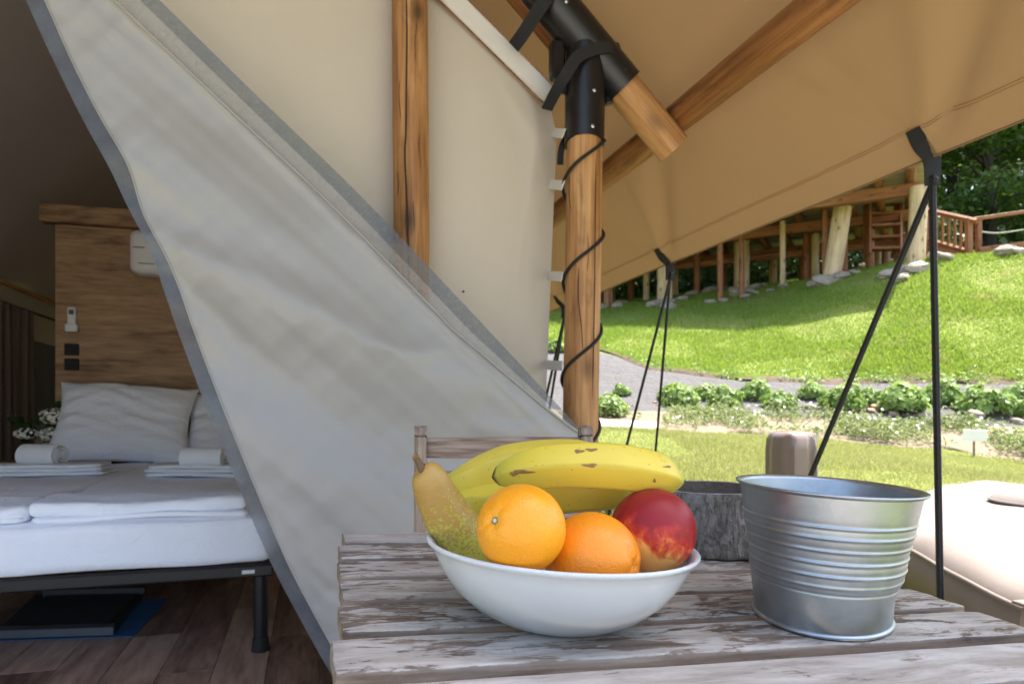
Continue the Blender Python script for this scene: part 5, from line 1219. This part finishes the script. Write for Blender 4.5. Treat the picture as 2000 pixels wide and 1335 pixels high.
# stones round the post feet
HN = ['double log post by the stair railing', 'double log post by the stair railing', 'leaning thick log post', 'log post right of the leaning one', 'log post right of the leaning one', 'log post midway between the ropes', 'log post behind the thin guy ropes', 'leftmost log post next to the corner pole', 'small post beside the thin guy ropes']
def HEAP(i): n_ = HN[i] if i < 9 else 'slim posts under the platform'; return 'rough stone at the foot of the ' + n_, 'stones at the ' + n_
fsn = stone_proto('footing_stone', STONE, 9, 'rough stone heaped at the foot of a log post up the slope', 'stones at the post feet'); first = True
for i, (p, r) in enumerate(foot):
    if p[1] > 24: continue
    big = i < 9
    for k in range(5 if big else 2):
        a = random.uniform(-2.6, .1); d = r + random.uniform(.05, .22); q = p + np.array([math.cos(a) * d * 1.5, math.sin(a) * d, 0]); q[2] = tz(q[0], q[1]) + .03; s = random.uniform(.2, .36) * (1 if big else .7)
        c_ = place(fsn, first, q, (s * 1.2, s, s * .5), random.uniform(0, 6)); first = False; c_['label'], c_['group'] = HEAP(i)
for (x, y, w) in ((1660, 525, 70), (1735, 540, 40), (1790, 530, 50), (1760, 548, 36), (1610, 556, 50), (1590, 560, 30), (1440, 577, 34), (1462, 572, 26), (1275, 600, 30), (1305, 603, 34), (1205, 600, 24), (1350, 578, 30), (1385, 572, 34), (1555, 545, 40), (1528, 548, 30), (1690, 525, 30), (1965, 497, 46), (1992, 496, 34)):
    p = gp(x, y); s = w * p[1] / F; c_ = place(fsn, False, p + UP * s * .1, (s, s * .8, s * .5), random.uniform(-.5, .5)); c_['label'], c_['group'] = ('flat stone on the grass near ' + ('the rope fence' if x > 1900 else 'the double log post' if x > 1700 else 'the leaning log post' if x > 1500 else 'the middle log post' if x > 1340 else 'the thin guy ropes'), 'flat stones on the upper slope')
# open stairs below the platform and the stair railing
st = thing('open_stairs', 'open timber stairs between the log posts at the top of the slope', 'stairs', gp(1720, 508))
SY = 14.6
for k, y in enumerate((398, 418, 441, 464, 486)):
    c = at(1724, y, SY - .12 * k); v, f, t = box(c, nrm((1, -.15, 0)), nrm((.15, 1, 0)), UP, .62, .26, .055, .004); mesh('tread', v, f, TIMBER_RED, st, False, tc=[(q[1], q[2], q[0]) for q in t])
for s in (-1, 1):
    p0, p1 = at(1724 + s * 30, 385, SY + .05), at(1724 + s * 30, 500, SY - .55); v, f, t = box((p0 + p1) / 2, nrm(p1 - p0), nrm(np.cross(p1 - p0, (0, 1, 0))), nrm(np.cross(p1 - p0, np.cross(p1 - p0, (0, 1, 0)))), np.linalg.norm(p1 - p0), .05, .24, .004); mesh('stringer', v, f, TIMBER_RED, st, False, tc=[(q[1], q[2], q[0]) for q in t])
def bar(name, p0, p1, w, h, par, mat=TIMBER_RED):
    p0, p1 = np.asarray(p0), np.asarray(p1); d = nrm(p1 - p0); s = nrm(np.cross(d, (0, 1, .01))); v, f, t = box((p0 + p1) / 2, d, s, np.cross(d, s), np.linalg.norm(p1 - p0), w, h, .004); return mesh(name, v, f, mat, par, False, tc=[(q[1], q[2], q[0]) for q in t])
RY0, RY1 = 13.6, 12.7
rl = thing('stair_railing', 'brown timber stair railing with upright balusters beside the log posts', 'railing', gp(1850, 500))
ry = lambda x: RY0 + (RY1 - RY0) * (x - 1805) / 100.
bar('top_rail', at(1806, 409, ry(1806)), at(1908, 432, ry(1908)), .06, .09, rl); bar('bottom_rail', at(1806, 466, ry(1806)), at(1893, 491, ry(1893)), .06, .07, rl); bar('stringer', at(1800, 478, ry(1800)), at(1905, 504, ry(1905)), .13, .06, rl)
for x in (1817, 1829, 1841, 1853, 1865, 1877): bar('baluster', at(x, 411 + (x - 1806) * .225, ry(x)), at(x, 466 + (x - 1806) * .287, ry(x)), .042, .042, rl)
for x, y0, y1 in ((1806, 404, 500), (1892, 426, 500)): bar('newel_post', at(x, y0, ry(x)), at(x, y1, ry(x)), .10, .10, rl)
fn_ = thing('rope_fence', 'timber post and rope fence right of the stair railing', 'fence', gp(1912, 498))
for x in (1911, 2010): bar('post', at(x, 428 - (x - 1911) * .15, 12.9), at(x, 498 - (x - 1911) * .2, 12.9), .085, .085, fn_)
bar('top_rail', at(1900, 428, 12.86), at(2060, 405, 12.86), .06, .06, fn_); bar('kerb_board', at(1912, 490, 12.86), at(2060, 470, 12.86), .13, .05, fn_)
v, f, t = tube(smooth_path([at(1911, 452, 12.9), at(1950, 455, 12.9), at(2010, 447, 12.9)], 20), .014, 6); mesh('rope', v, f, GRAVEL, fn_)
fr = thing('back_rope_fence', 'pale rope strung behind the platform posts', 'fence', gp(1550, 540))
v, f, t = tube(smooth_path([at(1330, 545, 21.5), at(1420, 540, 21), at(1520, 508, 20), at(1600, 490, 19), at(1700, 470, 18), at(1830, 440, 17)], 40), .022, 6); mesh('rope', v, f, GRAVEL, fr)
bar('kerb_board', at(1340, 558, 21.5), at(1640, 522, 19), .12, .06, fr)

# ------------------------------------------------------------------ forest
def tree_proto(seed):
    rng = np.random.default_rng(seed); o = thing('forest_tree', '', 'tree', (0, 0, 0), 'trees of the dark wood behind the platform'); b = B()
    v, f, t = tube(smooth_path([(0, 0, -.5), (.1, 0, 2), (-.1, .1, 5), (.05, 0, 9)], 14), np.linspace(.22, .05, 14), 10); b.add(v, f, t)
    P, Nn = [], []
    for k in range(34):
        z = rng.uniform(.6, 9.2); a = rng.uniform(0, 6.28); L = (2.6 - .16 * z) * rng.uniform(.6, 1.1) + .3; q = np.array([math.cos(a) * L, math.sin(a) * L, z + rng.uniform(-.2, .7)])
        v, f, t = tube(smooth_path([(0, 0, z - .3), (q[0] * .5, q[1] * .5, z + .15), q], 6), np.linspace(.05, .012, 6), 5); b.add(v, f, t)
        nl = 210; c = q + rng.normal(0, .30, (nl, 3)) * np.array([1.5, 1.5, .6]); c -= np.array([math.cos(a), math.sin(a), 0]) * rng.uniform(0, 1.1, (nl, 1)); P.append(c); Nn.append(np.tile([math.cos(a) * .4, math.sin(a) * .4, 1.0], (nl, 1)))
    b.out('trunk', BARK_D, o); P = np.vstack(P); Nn = np.vstack(Nn); v, f, t = leaves(len(P), .19, P, Nn, .6, .55, rng=rng); mesh('crown', v, f, LEAF_TREE, o, False, tc=t); return o
tps = [tree_proto(s) for s in (21, 33, 47)]
TR = [(14.2, 20.4), (17.2, 21.0), (19.0, 23.0), (15.0, 23.4), (11.2, 22.5), (17.5, 22.5), (8.2, 25.0), (12.6, 26.5), (7.0, 22.3), (4.6, 23.4), (9.6, 21.2), (10.0, 30.5), (6.2, 32), (22.5, 25), (21.5, 21.5), (1.0, 30)]
LB = ['dark leafy tree nearest behind the rope fence', 'dense dark tree at the right picture edge', 'tall dark tree behind the right end of the fence', 'dark tree behind the stair railing', 'dark tree behind the open stairs', 'dark tree far back at the right', 'dark tree seen under the platform behind the leaning log', 'dark tree deep in the wood behind the stairs',
      'dark tree seen under the platform left of the leaning log', 'dark tree seen under the left end of the platform', 'deep wood tree behind the fence rope', 'deep wood tree behind the stair railing', 'deep wood tree under the middle of the platform', 'outer tree of the wood beyond the right edge', 'near tree of the wood beyond the right edge', 'leftmost tree of the dark wood']
for i, ((x, y), lab) in enumerate(zip(TR, LB)):
    p = (x, y, tz(x, y) - .2); s = 1.0 + .18 * math.sin(i * 2.3); o = tps[i % 3]
    if i < 3: o.location = Vector(p); o.rotation_euler = (0, 0, i * 2.0); o.scale = (s, s, s); o['label'] = lab
    else: copy_tree(o, p, i * 1.7, (s, s, s * 1.05), lab)
n = 16000; ss_ = RNG.uniform(-1.0, 15, n); of_ = 5.9 + RNG.uniform(0, 1.6, n); X = PO[0] + PD[0] * ss_ + PN[0] * of_; Y = PO[1] + PD[1] * ss_ + PN[1] * of_
Z = terrain(X, Y) + RNG.uniform(0, 1, n) ** 1.4 * (1.5 + .5 * np.sin(ss_ * 2.3)); v, f, t = leaves(n, .17, np.stack([X, Y, Z], -1), np.tile([-.4, -.9, .7], (n, 1)), .65, .6); stuff(mesh('undergrowth', v, f, LEAF_TREE, None, False, tc=t), 'dark leafy undergrowth behind the timber platform')
n = 30000; X = RNG.uniform(-6, 34, n); Y = 31 + .25 * np.abs(X - 8) * 0 + RNG.uniform(0, 7, n) + RNG.normal(0, .5, n); Z = terrain(X, Y) + RNG.uniform(0, 1, n) ** 1.1 * 10; P = np.stack([X, Y, Z], -1)
v, f, t = leaves(n, .55, P, np.tile([0, -1.0, .6], (n, 1)), .7, .6); stuff(mesh('distant_wood', v, f, LEAF_TREE, None, False, tc=t), 'dark mass of the wood closing the view behind the platform')
